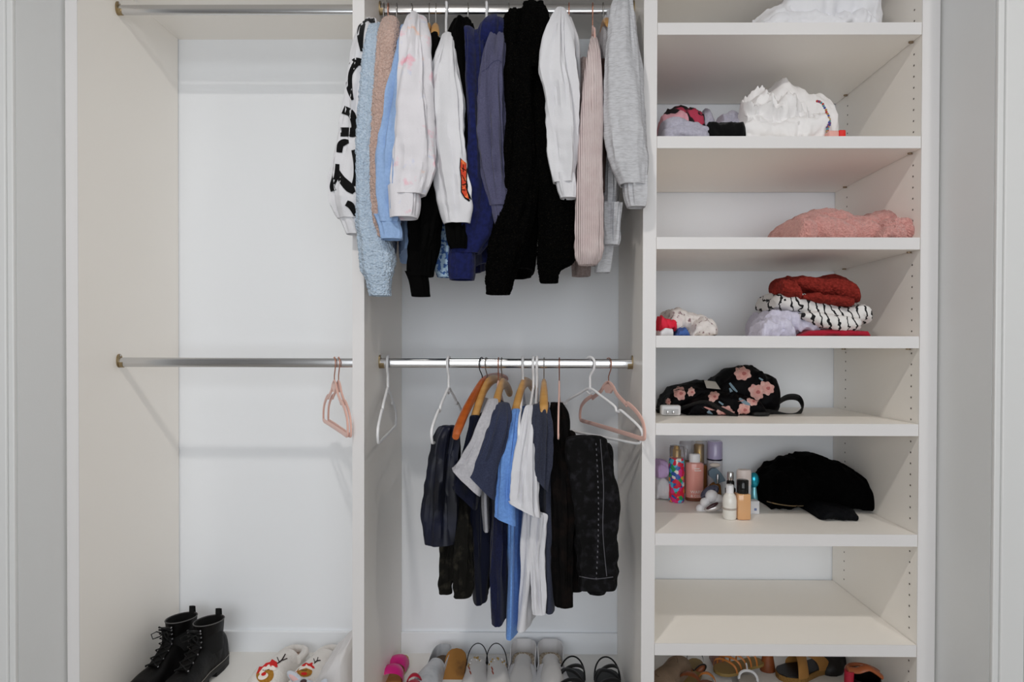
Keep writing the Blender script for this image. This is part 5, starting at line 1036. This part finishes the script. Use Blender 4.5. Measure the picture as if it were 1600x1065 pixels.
t, f = shoe('heeled_sandal', 'cognac high heeled sandal with many thin straps, lying on its side', WZ(1190, 1034, 0.03), WZ(1118, 1052, 0.03), 0.08, 'sandal')
part(t, 'sole', f.sole(0.0, 0.010), M_OLV)
for k in range(5): part(t, 'strap', f.strap(0.34 + 0.12 * k, 0.045 - 0.004 * k, 0.007, 0.010, skew=0.10), mat('orange_tan_leather', '#b9702f', 0.4))
hb = W(1197, 1024, 0.40); R = []
for k, (z, a) in enumerate(((0.075, 0.017), (0.05, 0.019), (0.025, 0.023), (0.003, 0.027), (0.0, 0.026))):
    R.append([Vector((hb.x + a * math.cos(2 * PI * j / 16), 0.385 + a * 0.8 * math.sin(2 * PI * j / 16), 0.007 + z)) for j in range(16)])
part(t, 'block_heel', rings(R), M_COG, 'glossy cognac block heel')
part(t, 'toe_platform', box(W(1112, 1030, 0.42).x, W(1132, 1030, 0.42).x, 0.36, 0.46, 0.007, 0.040, 0.008), M_COG)
t, f = shoe('flip_flop', 'white flip-flop lying in front of the strappy cognac heels', WZ(1124, 1054, ZC), WZ(1150, 1130, ZC), 0.085, 'sandal')
part(t, 'sole', f.sole(0.0, 0.014), M_WPLASTIC)
part(t, 'thong', tube(cat_rom([tuple(f.p(0.5, 1, 0.012)), tuple(f.p(0.62, 0.55, 0.035)), tuple(f.p(0.76, 0, 0.016)), tuple(f.p(0.62, -0.55, 0.035)), tuple(f.p(0.5, -1, 0.012))], 24), 0.004, 6), M_WPLASTIC)
t, f = shoe('flip_flop', 'white thong sandal with a raised loop, right of the other white one', WZ(1168, 1060, ZC), WZ(1176, 1130, ZC), 0.085, 'sandal')
part(t, 'sole', f.sole(0.0, 0.014), mat('grey_white_footbed', '#b9b4ab', 0.7)); part(t, 'strap', f.loop(0.12, 0.032, 0.0045, 0.012), M_WPLASTIC); part(t, 'thong', tube([f.p(0.13, 0.1, 0.045), f.p(0.05, 0.15, 0.05), f.p(0.02, 0.3, 0.055)], 0.003, 6), M_WPLASTIC)
t, f = shoe('wedge_sandal', 'tan wedge sandal with a wide crossed band and woven edge', WZ(1300, 1040, ZC), WZ(1218, 1062, ZC), 0.10, 'sandal')
part(t, 'sole', f.sole(0.0, 0.020), mat('woven_rope_edge', '#8f6a35', 0.9, bump=('voronoi', 140, 0.9))); part(t, 'insole', f.sole(0.020, 0.023, -0.08), M_DK)
for s, sk, wd in ((0.45, 0.14, 0.05), (0.6, -0.16, 0.045)): part(t, 'band', f.strap(s, 0.045, wd, 0.018, skew=sk), mat('camel_leather', '#a9793f', 0.5))
t, f = shoe('black_pump', 'near black pump lying behind the tan wedge sandal', WZ(1330, 1028, ZC), WZ(1283, 1052, ZC), 0.09)
part(t, 'sole', f.sole(0.0, 0.012), M_DK); part(t, 'upper', f.arch(0.05, 1.0, 0.010, lambda s: lerp_poly([(0, 0.05), (0.5, 0.055), (0.85, 0.04), (1, 0.01)], s), 1.03, 26, 24), M_DK)
c = W(1353, 1050, 0.12); t = thing('ankle_bootie', 'near black bootie with a copper collar and dark red heel beside the side panel', 'shoe', (c.x, c.y, 0.006), G_S)
R = []
for k in range(14):
    q = k / 13; z = 0.007 + q * (c.z - 0.020); a = 0.052 - 0.006 * q; b2 = 0.085 - 0.035 * q
    R.append([Vector((c.x - 0.002 + a * math.cos(2 * PI * j / 24), 0.13 + b2 * math.sin(2 * PI * j / 24) - 0.02 * (1 - q), z)) for j in range(24)])
part(t, 'shaft', rings(R, True, True, False), M_DK)
M_CPL = mat('copper_leather', '#a0552c', 0.4, coat=0.3)
Q = cat_rom([tuple(W(x, y, 0.10)) for x, y in ((1324, 1045), (1340, 1047), (1356, 1043), (1368, 1049), (1378, 1057))], 24)
part(t, 'collar', tube(Q, 0.011, 8, flat=0.5, up=(0, 1, 0.5)), M_CPL, 'copper leather collar')
part(t, 'back_collar', tube([Vector((c.x + 0.046 * math.cos(a), 0.135 + 0.045 * math.sin(a), c.z - 0.006)) for a in [PI * k / 14 for k in range(15)]], 0.006, 8), M_CPL)
h0 = W(1327, 1047, 0.10)
part(t, 'heel', tube([h0, Vector((h0.x - 0.004, 0.098, 0.08)), Vector((h0.x - 0.006, 0.096, 0.007))], [0.014, 0.012, 0.011], 12), mat('dark_red_leather', '#a5122f', 0.45))
